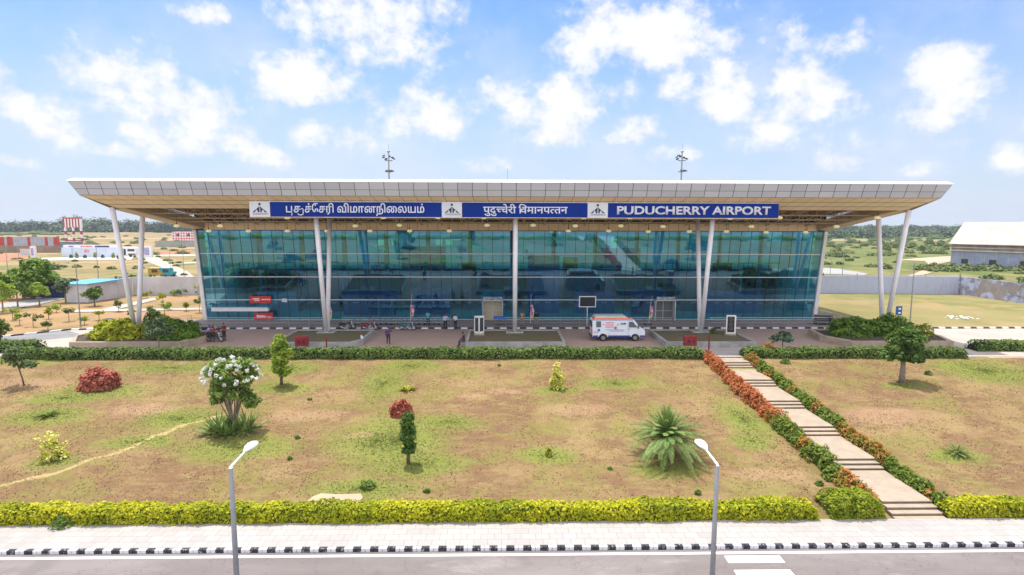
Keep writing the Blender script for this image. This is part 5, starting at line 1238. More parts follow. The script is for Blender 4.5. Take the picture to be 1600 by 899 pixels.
for xx in (-11, 5, 15): t = MB(); t.prism([(xx*s-1.0, 3.0), (xx*s+1.0, 3.0), (xx*s+.9, 4.2), (xx*s, 5.0), (xx*s-.9, 4.2)], 'y', -.05, 0); t.build('opening', DARK, r)
q = at(275, 386, 0); r = thing('grey_wall', 'low grey wall before the checkered hut', 'wall', (q.x, q.y, 0)); t = MB(); t.box(-10, 12, 0, .3, 0, 2.6); t.build('wall_body', pm('greenish_wall', (.34, .37, .36), .9, .1, .6), r); t = MB(); t.box(-10.1, 12.1, -.1, .4, 2.6, 2.8); t.build('coping', GREYC, r)
# three wheelers
def rickshaw(px, py, col, label):
    q = at(px, py, 0); s = q.y/889; r = thing('three_wheeler', label, 'auto rickshaw', (q.x, q.y, 0)); L_ = 1.55
    t = MB(); t.prism([(-L_, .35), (L_*.7, .35), (L_, .8), (L_*.95, 1.15), (L_*.6, 1.2), (L_*.45, 1.85), (-L_, 1.9)], 'y', -.65, .65); t.build('body', pm('rick_'+label[:6].strip(), col, .5, .1, 2), r, bevel=.05)
    t = MB(); t.box(-L_*1.02, L_*.6, -.7, .7, 1.88, 1.98); t.build('canopy', pm('canopy_'+label[:6].strip(), tuple(min(1, c*1.5+.1) for c in col), .6, .1, 2), r)
    t = MB(); t.box(-L_*.5, L_*.3, -.67, -.64, 1.0, 1.7); t.build('opening', DARK, r)
    for xx, yy in ((-L_*.65, -.6), (-L_*.65, .6), (L_*.75, 0)): t = MB(); t.disc((xx, yy, .27), .27, 'y', .14, 14); t.build('wheel', BLACK, r)
rickshaw(246, 433, (.45, .28, .03), 'yellow three wheeler parked by the road above the long wall'); rickshaw(263, 433, (.05, .30, .36), 'teal three wheeler parked right of the yellow one')
# ================================================================== hangar to the east
r = thing('hangar', 'big hangar with a weathered cream roof at the right', 'hangar', (126.5, 158, 0), radians(-54))
HGW = 70; HZ = 6.3; RZ = 12.4
CORR = pm('hangar_wall', (.36, .42, .58), .7, .12, .5, col2=(.30, .32, .42), fine=.25)
RFS = pm('hangar_roof', (.52, .50, .46), .6, .15, .2, col2=(.38, .35, .30), fine=.2)
t = MB(); t.box(0, HGW, 0, .3, -.3, 4.4); t.build('wall', CORR, r)
t = MB(); t.box(0, HGW, .05, .3, 4.4, HZ); t.build('upper_band', pm('band_rust', (.40, .33, .28), .8, .25, .4, col2=(.20, .14, .11)), r)
t = MB(); t.box(-.2, HGW, -.5, .05, 4.3, 4.6); t.box(-.2, HGW, -.3, .05, 5.2, 5.4); t.build('gutter', pm('gutter_pale', (.58, .52, .46), .7, .1, .5), r)
t = MB(); t.quad((-.5, -.8, HZ), (HGW, -.8, HZ), (HGW, 11, RZ), (-.5, 11, RZ)); t.quad((-.5, 11, RZ), (HGW, 11, RZ), (HGW, 22.5, HZ), (-.5, 22.5, HZ))
t.quad((-.5, -.8, HZ-.15), (HGW, -.8, HZ-.15), (HGW, 11, RZ-.15), (-.5, 11, RZ-.15)); t.quad((-.5, -.8, HZ), (HGW, -.8, HZ), (HGW, -.8, HZ-.15), (-.5, -.8, HZ-.15)); t.build('roof', RFS, r)
t = MB(); t.add([(0, 0, -.3), (0, 22, -.3), (0, 22, HZ), (0, 11, RZ-.2), (0, 0, HZ)], [(0, 1, 2, 3, 4)]); t.build('gable', CORR, r)
t = MB()
for i in range(28): t.box(i*2.5, i*2.5+.08, -.06, 0, 0, 4.3)
t.build('wall_ribs', MC['gutter_pale'], r)
for xx in (2.5, 8.6, 15, 22): t = MB(); t.box(xx, xx+1.5, -.1, .02, .9, 2.2); w_ = t.build('window', DARK, r); t = MB(); t.box(xx-.12, xx+1.62, -.14, -.08, 2.2, 2.4); t.build('frame', GREYC, w_)
# white debris, scrap stack
q = at(1500, 497, 0); r = thing('debris_heap', 'low heap of white rubble and sheets on the right field', 'rubble heap', (q.x, q.y, 0)); rn = random.Random(4)
for k in range(30):
    t = MB(); a = rn.uniform(-1.8, 1.9); b_ = rn.uniform(-1, 1.1); s = rn.uniform(.1, .4)*(1-abs(a)/2.6); t.hexa([(a, b_, 0), (a+s, b_-.1, .02), (a+s*1.1, b_+s, 0), (a, b_+s, .02), (a+.05, b_, s*.5), (a+s, b_, s*.4), (a+s, b_+s, s*.6), (a, b_+s, s*.4)]); t.build('rubble_piece', WHITE, r)

q = at(1290, 509, 0); r = thing('barrier_stack', 'stack of dark steel barriers and boards past the east end of the terminal', 'stack of barriers', (q.x, q.y, 0))
for k in range(7):
    t = MB(); z = .1+k*.17; t.hexa([(-1.3, -.4+.05*k, z), (1.1-.1*k, -.5, z), (1.2-.1*k, .5, z), (-1.2, .5, z), (-1.3, -.4+.05*k, z+.1), (1.1-.1*k, -.5, z+.1), (1.2-.1*k, .5, z+.1), (-1.2, .5, z+.1)]); t.build('barrier_panel', [DARK, pm('brown_board', (.12, .07, .06), .7, .2, 2), STEEL][k % 3], r)
t = MB()
for yy in (-.7, .6): t.tube([(-1.3, yy, 0), (-1.3, yy, 1.9), (.6, yy, 1.5), (1.6, yy, 1.2), (1.6, yy, 0)], .04, 6)
t.build('frame', STEEL, r)
# scrub and far woods
def scatter_blobs(name, label, spots, cat, mat, per, lsz, seed, kind='stuff'):
    rng = np.random.default_rng(seed); Q = []; t = MB()
    for (x, y, rx, h) in spots:
        n = int(per); d = rng.normal(size=(n, 3)); d[:, 2] = np.abs(d[:, 2]); d /= np.linalg.norm(d, axis=1)[:, None]; l = rng.uniform(.6, 1.05, n)
        P = d*l[:, None]*np.array([rx, rx*.8, h]); P += np.array([x, y, 0]); Q.append((P, d))
        t.ball((x, y, 0), (rx*.78, rx*.6, h*.78), 8, 5, .2)
    P = np.concatenate([q[0] for q in Q]); O = np.concatenate([q[1] for q in Q])
    o = quadmesh(name, leaves(P, lsz, 1.3, .4, .35, O*.8), mat); tag(o, label, cat, kind=kind)
    return o, t
SCR = leafmat('scrub_leaves', [(.09,.13,.04), (.16,.20,.06), (.24,.27,.09)], .02, .15, island=.4)
FARL = leafmat('far_wood_leaves', [(0.033,0.068,0.033), (0.068,0.112,0.045), (0.128,0.180,0.068)], .015, .1, island=.35)
rn = random.Random(9)
sp = []
for i in range(420):   # low scrub east of the terminal, beyond the wall
    y = 100*(6.5**rn.random()); x = y*rn.uniform(.50, .98)
    if 70 < x < 100 and y < 160: continue
    if x > 124 and 130 < y < 200: continue
    s_ = rn.uniform(.5, 1.5)*(1 if y < 200 else 1.8); sp.append((x, y, s_*1.4, s_*rn.uniform(.5, 1.0)))
for (a, b_, w_, h_) in [(1385,392,10,3.6),(1400,388,9,3.2),(1425,388,10,4),(1452,383,9,4.6),(1470,385,9,4.4),(1440,392,8,3),(1478,390,6,3),(1350,385,8,2.6),(1330,380,9,3),(1365,377,12,3),(1410,376,16,4),(1460,374,16,4),(1340,370,18,4),(1390,368,20,4)]:
    q = at(a, b_, 0); s_ = q.y/889; sp.append((q.x, q.y, w_*s_, h_)); sp.append((q.x+w_*s_*.8, q.y+3, w_*s_*.7, h_*.8))
for i in range(60): q = at(1440+i*3.2, 424-rn.random()*7, 0); sp.append((q.x, q.y, rn.uniform(.8, 2), rn.uniform(.5, 1.2)))
o, t = scatter_blobs('scrub', 'green scrub bushes spread over the plain beyond the weathered wall', sp, 'scrub', SCR, 130, .42, 1); c_ = t.build('scrub_mass', pm('scrub_core', (.09, .13, .04), .95, .3, .3), o)
sp = []
for i in range(200):   # sparse scrub to the west
    y = 110*(5**rn.random()); x = -y*rn.uniform(.42, 1.0); s_ = rn.uniform(.3, .9)*(1 if y < 200 else 2.2); sp.append((x, y, s_*1.6, s_*.8))
for i in range(26): q = at(90+rn.random()*30, 418+rn.random()*8, 0); 
q = at(83, 421, 0); sp.append((q.x, q.y, 2.4, 1.8)); q = at(60, 366, 0); sp.append((q.x, q.y, 14, 5)); q = at(20, 367, 0); sp.append((q.x, q.y, 22, 3)); q = at(85, 367, 0); sp.append((q.x, q.y, 18, 3))
o, t = scatter_blobs('scrub', 'sparse scrub on the dry field left of the terminal', sp, 'scrub', SCR, 90, .42, 2); t.build('scrub_mass', MC['scrub_core'], o)
sp = []
for i in range(230):
    x = rn.uniform(-900, -150); y = rn.uniform(690, 820); sp.append((x, y, rn.uniform(7, 13), rn.uniform(9, 14.5)))
for (a, h_) in [(118,20),(128,22),(138,20),(108,17),(150,18),(165,18),(180,17),(195,17),(210,16),(98,16),(225,15),(240,14),(62,15),(36,15)]:
    d = ray(a, 350); tt = 740/d.y; sp.append((d.x*tt, 740+rn.uniform(-20, 20), 11, h_)); sp.append((d.x*tt+5, 755, 10, h_*.9))
o, t = scatter_blobs('far_wood', 'far dark green wood along the horizon at the left', sp, 'wood', FARL, 260, 1.5, 3); t.build('wood_mass', pm('wood_core', (.02, .035, .018), .95, .3, .05), o)
sp = []
for i in range(300):
    x = rn.uniform(250, 1300); y = rn.uniform(800, 1050); sp.append((x, y, rn.uniform(8, 15), rn.uniform(8, 12.6)))
for i in range(160):
    y = rn.uniform(480, 800); x = y*rn.uniform(.5, .98); sp.append((x, y, rn.uniform(6, 14), rn.uniform(3, 6)))
o, t = scatter_blobs('far_wood', 'far bluish green wood along the horizon at the right', sp, 'wood', FARL, 240, 1.7, 4); t.build('wood_mass', MC['wood_core'], o)

# ================================================================== people
def skin_mesh(verts, edges, radii, root=0, sub=1):
    me = bpy.data.meshes.new('tmp'); me.from_pydata([tuple(v) for v in verts], edges, []); o = bpy.data.objects.new('tmp', me); COL.objects.link(o)
    o.modifiers.new('s', 'SKIN'); sk = me.skin_vertices[0].data
    for i, r in enumerate(radii): sk[i].radius = (r, r) if not isinstance(r, tuple) else r; sk[i].use_root = (i == root)
    m = o.modifiers.new('u', 'SUBSURF'); m.levels = sub; m.render_levels = sub
    bpy.context.view_layer.update(); ev = o.evaluated_get(bpy.context.evaluated_depsgraph_get()); r = bpy.data.meshes.new_from_object(ev)
    V = [v.co.copy() for v in r.vertices]; Fc = [tuple(p.vertices) for p in r.polygons]; bpy.data.meshes.remove(r); bpy.data.objects.remove(o); bpy.data.meshes.remove(me)
    return V, Fc
SKINM = pm('skin', (.20, .105, .065), .55, .06, 8); HAIRM = pm('black_hair', (.015, .012, .012), .6, .1, 20)
def person(label, loc, rz, pose, shirt, trousers, cap=None, group=None, long_sleeve=False):
    """pose: joint positions (metres, facing -Y)"""
    r = thing('person', label, 'person', loc, rz, group); J = {k: Vector(v) for k, v in pose.items()}
    names = ['pelvis','waist','chest','neck','head_base','shL','elL','wrL','shR','elR','wrR','hipL','knL','anL','toL','hipR','knR','anR','toR']
    ix = {n: i for i, n in enumerate(names)}
    ed = [('pelvis','waist'),('waist','chest'),('chest','neck'),('neck','head_base'),('chest','shL'),('shL','elL'),('elL','wrL'),('chest','shR'),('shR','elR'),('elR','wrR'),('pelvis','hipL'),('hipL','knL'),('knL','anL'),('anL','toL'),('pelvis','hipR'),('hipR','knR'),('knR','anR'),('anR','toR')]
    R = dict(pelvis=.125, waist=.11, chest=.135, neck=.058, head_base=.055, shL=.058, elL=.042, wrL=.028, shR=.058, elR=.042, wrR=.028, hipL=.088, knL=.056, anL=.040, toL=.034, hipR=.088, knR=.056, anR=.040, toR=.034)
    V, Fc = skin_mesh([J[n] for n in names], [(ix[a], ix[b]) for a, b in ed], [R[n] for n in names])
    mb = MB(); mb.add(V, Fc)
    hc = J['head_base']+Vector((0, -.012, .115)); fy = J.get('look', Vector((0, -1, 0))).normalized(); fx = Vector((0, 0, 1)).cross(fy).normalized()*-1
    mb.ball(hc, (.078, .098, .118), 14, 10)
    mb.tube([hc+fy*.085+Vector((0, 0, .02)), hc+fy*.118+Vector((0, 0, -.02))], [.010, .016], 6)           # nose
    mb.tube([hc+fy*.088-fx*.022+Vector((0, 0, -.055)), hc+fy*.092+fx*.022+Vector((0, 0, -.055))], .007, 5)  # mouth
    for s in (-1, 1):
        mb.ball(hc+fx*s*.078+Vector((0, .01, -.005)), (.012, .022, .032), 8, 6); mb.ball(hc+fy*.084+fx*s*.030+Vector((0, 0, .012)), .012, 8, 6)
    for s in ('L', 'R'):   # palm, four fingers and a thumb
        w = J['wr'+s]; d = (w-J['el'+s]).normalized(); sd = d.cross(Vector((0, 1, 0)) if abs(d.y) < .9 else Vector((1, 0, 0))).normalized(); nn = d.cross(sd)
        mb.tube([w-d*.02, w+d*.04, w+d*.09], [.026, .036, .034], 8)
        for k, l in enumerate((.065, .078, .072, .055)):
            b = w+d*.08+sd*(-.027+.018*k); mb.tube([b, b+d*l*.5+nn*.004, b+d*l*.85+nn*.022], [.009, .008, .006], 6)
        b = w+d*.025+sd*.03; mb.tube([b, b+sd*.03+d*.03, b+sd*.035+d*.06], [.011, .009, .007], 6)
    mb.build('body', SKINM, r, smooth=True)
    # shirt and trousers grown from the same joints, a little fuller
    n2 = ['pelvis','waist','chest','shL','elL','shR','elR','neck']; el = J['elL'].lerp(J['wrL'], .85 if long_sleeve else -.25); er = J['elR'].lerp(J['wrR'], .85 if long_sleeve else -.25)
    P = [J['pelvis']+Vector((0, 0, -.03)), J['waist'], J['chest'], J['shL'], J['elL'] if long_sleeve else J['shL'].lerp(J['elL'], .8), J['shR'], J['elR'] if long_sleeve else J['shR'].lerp(J['elR'], .8), J['chest'].lerp(J['neck'], .75)]
    rad = [.148, .135, .158, .078, .062, .078, .062, .07]; E_ = [(0, 1), (1, 2), (2, 3), (3, 4), (2, 5), (5, 6), (2, 7)]
    if long_sleeve: P += [el, er]; rad += [.045, .045]; E_ += [(4, 8), (6, 9)]
    V, Fc = skin_mesh(P, E_, rad); q = MB(); q.add(V, Fc); q.build('shirt', shirt, r, smooth=True)
    P = [J['pelvis']+Vector((0, 0, .02)), J['hipL'], J['knL'], J['anL']+(J['knL']-J['anL'])*.08, J['hipR'], J['knR'], J['anR']+(J['knR']-J['anR'])*.08]
    V, Fc = skin_mesh(P, [(0, 1), (1, 2), (2, 3), (0, 4), (4, 5), (5, 6)], [.140, .105, .075, .060, .105, .075, .060]); q = MB(); q.add(V, Fc); q.build('trousers', trousers, r, smooth=True)
    for s in ('L', 'R'):
        a, t_ = J['an'+s], J['to'+s]; d = (t_-a); d.z = 0; d.normalize(); q = MB(); q.tube([a-d*.05+Vector((0, 0, -.035)), a+d*.06+Vector((0, 0, -.04)), t_+d*.05+Vector((0, 0, -.005))], [.045, .046, .032], 8); q.build('shoe', BLACK, r, smooth=True)
    q = MB(); q.ball(hc+Vector((0, 0, .018))-fy*.016, (.086, .104, .115), 14, 8, 0, -.1); q.build('hair' if cap is None else 'cap', cap or HAIRM, r, smooth=True)
    return r
def stand(lean=0, arms='down', stride=.0):
    p = dict(pelvis=(0, 0, .93), waist=(0, 0, 1.08), chest=(0, .01, 1.30), neck=(0, 0, 1.46), head_base=(0, -.01, 1.52), shL=(.19, .01, 1.40), shR=(-.19, .01, 1.40),
             elL=(.25, .02, 1.12), wrL=(.26, -.05, .87), elR=(-.25, .02, 1.12), wrR=(-.26, -.05, .87),
             hipL=(.10, 0, .88), knL=(.11, -.02-stride, .49), anL=(.11, .02-stride*.6, .09), toL=(.12, -.13-stride*.6, .035), hipR=(-.10, 0, .88), knR=(-.11, -.02+stride*.5, .49), anR=(-.11, .02+stride, .09), toR=(-.12, -.13+stride, .035))
    if arms == 'phone': p['elR'] = (-.30, -.08, 1.18); p['wrR'] = (-.14, -.12, 1.50)
    if arms == 'hips': p['elL'] = (.36, .06, 1.15); p['wrL'] = (.20, -.06, 1.0)
    if arms == 'front': p['elL'] = (.24, -.05, 1.12); p['wrL'] = (.08, -.24, 1.12); p['elR'] = (-.24, -.05, 1.12); p['wrR'] = (-.08, -.24, 1.08)
    if arms == 'reach': p['elR'] = (-.30, -.14, 1.22); p['wrR'] = (-.30, -.38, 1.15); p['elL'] = (.27, .0, 1.12); p['wrL'] = (.2, -.2, 1.0)
    return p
def seated(h=.5, legs=.42, arms='knees', spread=.1):
    b = h+.10
    p = dict(pelvis=(0, 0, b), waist=(0, 0, b+.15), chest=(0, -.04, b+.36), neck=(0, -.06, b+.52), head_base=(0, -.08, b+.58), shL=(.19, -.03, b+.46), shR=(-.19, -.03, b+.46),
             elL=(.25, -.10, b+.20), wrL=(.16, -.32, b+.12), elR=(-.25, -.10, b+.20), wrR=(-.16, -.32, b+.12),
             hipL=(.10, -.04, b-.02), knL=(.10+spread, -.44, b-.02), anL=(.10+spread, -.42, b-.45), toL=(.11+spread, -.58, b-.50), hipR=(-.10, -.04, b-.02), knR=(-.10-spread, -.44, b-.02), anR=(-.10-spread, -.42, b-.45), toR=(-.11-spread, -.58, b-.50))
    return p
def cloth(n, c): return pm('cloth_'+n, c, .85, .1, 6)
NAVYC = cloth('navy', (.02, .025, .06)); DARKC = cloth('dark', (.03, .03, .035)); KHAKI = cloth('khaki', (.36, .24, .13))
def g0(px, py, z=0): q = at(px, py, z); return (q.x, q.y, z)
person('person in a purple shirt standing behind the hedge with one hand at the ear', g0(607, 538), pi, stand(arms='phone'), cloth('purple', (.10, .035, .17)), NAVYC, long_sleeve=True)
person('person in a turquoise shirt and dark trousers standing by the railing', (-8.2, 62.75, .15), pi, stand(arms='front'), cloth('turquoise', (.05, .42, .48)), DARKC)
person('person in a pale blue shirt standing on the kerb, left of the other pale shirt', (-6.15, 61.5, .01), .3, stand(arms='hips'), cloth('pale_blue', (.48, .50, .68)), NAVYC, long_sleeve=True)
person('person in a white shirt standing on the kerb, right of the other pale shirt', (-5.05, 61.45, .01), -.6, stand(arms='front'), cloth('white', (.68, .68, .74)), NAVYC, long_sleeve=True)
person('person in a khaki uniform standing behind the railing right of the middle column', (2.3, 62.75, .15), .2, stand(), KHAKI, KHAKI)
person('person in a black jacket and khaki trousers standing beside the feather banner', (3.9, 62.8, .15), pi, stand(arms='front'), cloth('black', (.02, .018, .02)), KHAKI, long_sleeve=True)
person('person in a maroon top sitting on the end of the middle island wall', (-3.55, 52.55, .0), -pi/2-.2, seated(.52), cloth('maroon', (.10, .02, .04)), cloth('slate', (.06, .09, .15)))
person('person in a dark red shirt standing beside the motorcycle', (-27.3, 55.6, .01), 1.2, stand(arms='reach'), cloth('dark_red', (.20, .015, .025)), DARKC)

# ================================================================== motorcycles
def motorcycle(label, loc, rz, col, colname):
    r = thing('motorcycle', label, 'motorcycle', loc, rz, 'motorcycles on the forecourt'); body = pm('bike_'+colname, col, .3, .06, 5)
    for x in (-.64, .66):
        t = MB(); t.ring((x, 0, .30), .25, .05, 'y', 24, 8); w = t.build('tyre', BLACK, r, smooth=True)
        t = MB(); t.ring((x, 0, .30), .20, .014, 'y', 20, 6)
        for k in range(6): a = k*pi/3; t.tube([(x, 0, .30), (x+.20*cos(a), 0, .30+.20*sin(a))], .009, 5)
        t.disc((x, 0, .3), .05, 'y', .12, 12); t.build('rim', CHROME, w)
    t = MB(); t.tube([(-.64, .09, .30), (-.1, .09, .33)], .025, 6); t.tube([(-.64, -.09, .30), (-.1, -.09, .33)], .025, 6); t.tube([(-.45, 0, .66), (-.1, 0, .36), (.12, 0, .34), (.42, 0, .78)], .03, 6); t.tube([(-.45, 0, .66), (.2, 0, .72), (.42, 0, .80)], .028, 6); t.build('frame', DARK, r)
    t = MB(); t.box(-.14, .2, -.11, .11, .26, .46); t.tube([(.02, 0, .42), (.10, 0, .62)], [.10, .08], 10); t.disc((-.02, 0, .36), .11, 'y', .30, 14); t.build('engine', STEEL, r, bevel=.015)
    t = MB(); t.hexa([(-.12, -.10, .64), (.36, -.07, .70), (.36, .07, .70), (-.12, .10, .64), (-.10, -.08, .78), (.30, -.10, .88), (.30, .10, .88), (-.10, .08, .78)]); t.build('fuel_tank', body, r, bevel=.04)
    t = MB(); t.hexa([(-.80, -.09, .74), (-.08, -.11, .68), (-.08, .11, .68), (-.80, .09, .74), (-.82, -.07, .82), (-.08, -.09, .76), (-.08, .09, .76), (-.82, .07, .82)]); t.build('seat', BLACK, r, bevel=.03)
    t = MB(); t.hexa([(-.86, -.06, .66), (-.20, -.09, .52), (-.20, .09, .52), (-.86, .06, .66), (-.90, -.05, .74), (-.14, -.10, .67), (-.14, .10, .67), (-.90, .05, .74)]); t.build('side_panel', body, r, bevel=.02)
    t = MB()
    for s in (-1, 1): t.tube([(.66, s*.085, .30), (.42, s*.075, .90)], [.026, .022], 8)
    t.build('fork', CHROME, r)
    t = MB(); t.tube([(.36, -.34, 1.0), (.42, -.12, .94), (.42, .12, .94), (.36, .34, 1.0)], .014, 6); t.tube([(.36, -.36, 1.0), (.37, -.22, .985)], .02, 6); t.tube([(.36, .36, 1.0), (.37, .22, .985)], .02, 6)
    for s in (-1, 1): t.tube([(.38, s*.26, 1.0), (.40, s*.30, 1.13)], .007, 5); t.ball((.40, s*.31, 1.15), (.015, .055, .035), 8, 6)
    t.build('handlebar', DARK, r)
    t = MB(); t.ball((.50, 0, .84), (.09, .095, .10), 12, 8); t.build('headlight', CHROME, r, smooth=True)
    for x, a0 in ((.66, 40), (-.64, 60)):
        t = MB(); pts = [(x+.33*cos(radians(a)), .30+.33*sin(radians(a))) for a in range(a0-10, a0+100, 15)]; v = []
        for (a, b) in pts: v += [(a, -.055, b), (a, .055, b)]
        t.add(v, [(2*i, 2*i+1, 2*i+3, 2*i+2) for i in range(len(pts)-1)]); o = t.build('mudguard', body if x > 0 else DARK, r); so_ = o.modifiers.new('s', 'SOLIDIFY'); so_.thickness = .01
    t = MB(); t.tube([(.05, -.14, .34), (-.2, -.15, .24), (-.75, -.17, .40)], [.022, .03, .045], 10); t.build('exhaust', CHROME, r)
    t = MB(); t.tube([(-.05, .12, .3), (-.12, .24, .02)], .012, 5); t.build('side_stand', DARK, r)
    t = MB(); t.hexa([(-.93, -.05, .68), (-.88, -.05, .66), (-.88, .05, .66), (-.93, .05, .68), (-.93, -.05, .75), (-.88, -.05, .75), (-.88, .05, .75), (-.93, .05, .75)]); t.build('tail_lamp', REDS, r)
    return r
motorcycle('black motorcycle parked at the kerb just right of the second column pair', (-16.75, 61.2, .01), pi*.04, (.04, .04, .045), 'black')
motorcycle('red and black motorcycle parked at the kerb between the other two', (-14.25, 60.9, .01), .08, (.45, .02, .03), 'red')
motorcycle('teal motorcycle parked at the kerb, rightmost of the three', (-10.15, 60.9, .01), -.05, (.02, .22, .28), 'teal')
motorcycle('dark motorcycle carrying two people near the left planter', (-27.9, 54.9, .01), -.1, (.05, .06, .08), 'grey')
motorcycle('dark blue motorcycle half hidden behind the left planter', (-30.2, 58.6, .01), .2, (.03, .03, .12), 'blue')
rider = seated(.72, arms='bars'); rider.update(elL=(.26, -.20, 1.12), wrL=(.30, -.48, 1.02), elR=(-.26, -.20, 1.12), wrR=(-.30, -.48, 1.02), knL=(.22, -.36, .68), anL=(.2, -.18, .34), toL=(.2, -.3, .30), knR=(-.22, -.36, .68), anR=(-.2, -.18, .34), toR=(-.2, -.3, .30))
c_, s_ = cos(-.1), sin(-.1)
person('person in a red shirt sitting at the handlebars of the motorcycle', (-27.9-.12*c_, 54.9-.12*s_, .03), pi/2-.1, rider, cloth('bright_red', (.42, .02, .03)), DARKC)
pil = seated(.76); pil.update(knL=(.26, -.34, .74), anL=(.24, -.16, .40), toL=(.24, -.28, .36), knR=(-.26, -.34, .74), anR=(-.24, -.16, .40), toR=(-.24, -.28, .36))
person('person in a pale shirt and blue cap riding pillion behind the red shirt', (-27.9-.52*c_, 54.9-.52*s_, .03), pi/2-.1, pil, cloth('lilac', (.36, .36, .60)), DARKC, cap=cloth('blue_cap', (.03, .05, .35)))

# ================================================================== ambulance van
def van():
    r = thing('ambulance', 'white and blue ambulance van with an orange striped roof standing on the forecourt', 'ambulance', (11.55, 55.9, .008))
    VW = pm('van_white', (.66, .70, .78), .3, .03, .8, spec=.6); VB = pm('van_blue', (.015, .03, .30), .35, .04, 2); OR = pm('van_orange', (.72, .16, .05), .4, .06, 2)
    # side outline (x forward to the right), wheel arches cut in
    def archpts(cx, R, n=9): return [(cx-R*cos(pi*i/n), .33+R*sin(pi*i/n)) for i in range(n+1)]
    prof = [(-2.60, .45), (-2.05, .45)]+[(a, max(b, .45)) for a, b in archpts(-1.55, .45)]+[(1.15, .45)]+[(a, max(b, .45)) for a, b in archpts(1.62, .43)]+[(2.42, .45), (2.58, .55), (2.60, .95), (2.50, 1.20), (2.05, 1.38), (1.55, 2.08), (1.30, 2.17), (-2.45, 2.17), (-2.62, 2.05)]
    n = len(prof); W = .93; v = []; 
    for y, sc in ((-W+.0, 1), (W, 1)):
        for a, b in prof: k = max(0, (b-1.2))*.10; v.append((a, (y+k) if y < 0 else (y-k), b))
    t = MB(); bm = bmesh.new(); vs = [bm.verts.new(p) for p in v]
    f1 = bm.faces.new(vs[:n]); f2 = bm.faces.new(vs[n:][::-1])
    for i in range(n): j = (i+1) % n; bm.faces.new((vs[i], vs[i+n], vs[j+n], vs[j]))
    bmesh.ops.recalc_face_normals(bm, faces=bm.faces); bmesh.ops.triangulate(bm, faces=[f1, f2]); me = bpy.data.meshes.new('body'); bm.to_mesh(me); bm.free(); me.materials.append(VW)
    o = bpy.data.objects.new('body', me); COL.objects.link(o); o.parent = r; bv = o.modifiers.new('b', 'BEVEL'); bv.width = .035; bv.segments = 2; bv.limit_method = 'ANGLE'; bv.angle_limit = radians(40)
    # raised roof
    t = MB(); t.hexa([(-2.52, -.84, 2.16), (1.32, -.84, 2.16), (1.32, .84, 2.16), (-2.52, .84, 2.16), (-2.42, -.79, 2.31), (1.0, -.79, 2.31), (1.0, .79, 2.31), (-2.42, .79, 2.31)]); t.build('roof', OR, r, bevel=.03)
    t = MB(); t.hexa([(-2.40, -.78, 2.30), (.95, -.78, 2.30), (.95, .78, 2.30), (-2.40, .78, 2.30), (-2.25, -.62, 2.50), (.60, -.62, 2.50), (.60, .62, 2.50), (-2.25, .62, 2.50)]); t.build('roof_top', pm('roof_grey', (.42, .44, .47), .5, .08, 1), r, bevel=.02)
    t = MB(); t.hexa([(.80, -.55, 2.30), (1.15, -.55, 2.22), (1.15, .55, 2.22), (.80, .55, 2.30), (.84, -.5, 2.48), (1.08, -.5, 2.42), (1.08, .5, 2.42), (.84, .5, 2.48)]); t.build('light_bar', VB, r, bevel=.02)
    GL = pm('van_glass', (.02, .03, .035), .08, .05, 3, spec=.8)
    yy = lambda z: -W+max(0, z-1.2)*.10-.012
    def side(name, pts, mat, th=.008):
        q = MB(); m = len(pts); vv = [(a, yy(b), b) for a, b in pts]+[(a, yy(b)+th+.01, b) for a, b in pts]; q.add(vv, [tuple(range(m))]+[(i, i+m, (i+1) % m+m, (i+1) % m) for i in range(m)]); return q.build(name, mat, r)
    side('side_window', [(.98, 1.40), (1.78, 1.40), (1.78, 1.45), (1.38, 1.95), (1.00, 1.95)], GL); side('side_window', [(-2.25, 1.42), (-1.78, 1.42), (-1.78, 2.0), (-2.25, 2.0)], GL)
    t = MB(); t.hexa([(2.09, -.80, 1.40), (2.09, .80, 1.40), (2.07, .80, 1.40), (2.07, -.80, 1.40), (1.62, -.74, 2.04), (1.62, .74, 2.04), (1.60, .74, 2.03), (1.60, -.74, 2.03)]); t.build('windscreen', GL, r)
    side('blue_sill', [(-2.56, .46), (-2.10, .46), (-2.06, .60), (-2.56, .60)], VB); side('blue_sill', [(-1.05, .46), (1.12, .46), (1.14, .60), (-1.07, .60)], VB); side('blue_sill', [(2.10, .46), (2.50, .47), (2.56, .60), (2.08, .60)], VB)
    side('blue_stripe', [(-2.55, 2.09), (1.40, 2.09), (1.33, 2.14), (-2.55, 2.14)], VB)
    side('door', [(.90, .66), (.915, .66), (.915, 2.0), (.90, 2.0)], DARK); side('door_handle', [(.96, 1.22), (1.10, 1.22), (1.10, 1.26), (.96, 1.26)], DARK)
    side('door_seam', [(-.98, .66), (-.97, .66), (-.97, 2.0), (-.98, 2.0)], pm('seam_grey', (.2, .22, .26), .6, .05, 3)); side('rear_bumper_mark', [(-2.50, .9), (-2.05, .9), (-2.05, .95), (-2.50, .95)], REDS)
    RP = pm('red_print', (.65, .05, .10), .5, .2, 6, col2=(.7, .3, .32))
    rn = random.Random(2)
    t = MB()
    for z in (1.86, 1.65, 1.44):
        x = -1.32
        while x < -.55: w = rn.uniform(.05, .10); t.box(x, x+w, yy(z)-.006, yy(z)+.002, z-.04, z+.045); x += w+.025
    t.box(-1.60, -1.45, yy(1.65)-.006, yy(1.65)+.002, 1.62, 1.72); t.build('red_lettering', RP, r)
    t = MB(); cx, cz = -.33, 1.34; y_ = yy(1.34)
    t.box(cx-.045, cx+.045, y_-.006, y_+.002, cz-.14, cz+.14); t.box(cx-.14, cx-.045, y_-.006, y_+.002, cz-.045, cz+.045); t.box(cx+.045, cx+.14, y_-.006, y_+.002, cz-.045, cz+.045); t.build('red_cross', REDS, r)
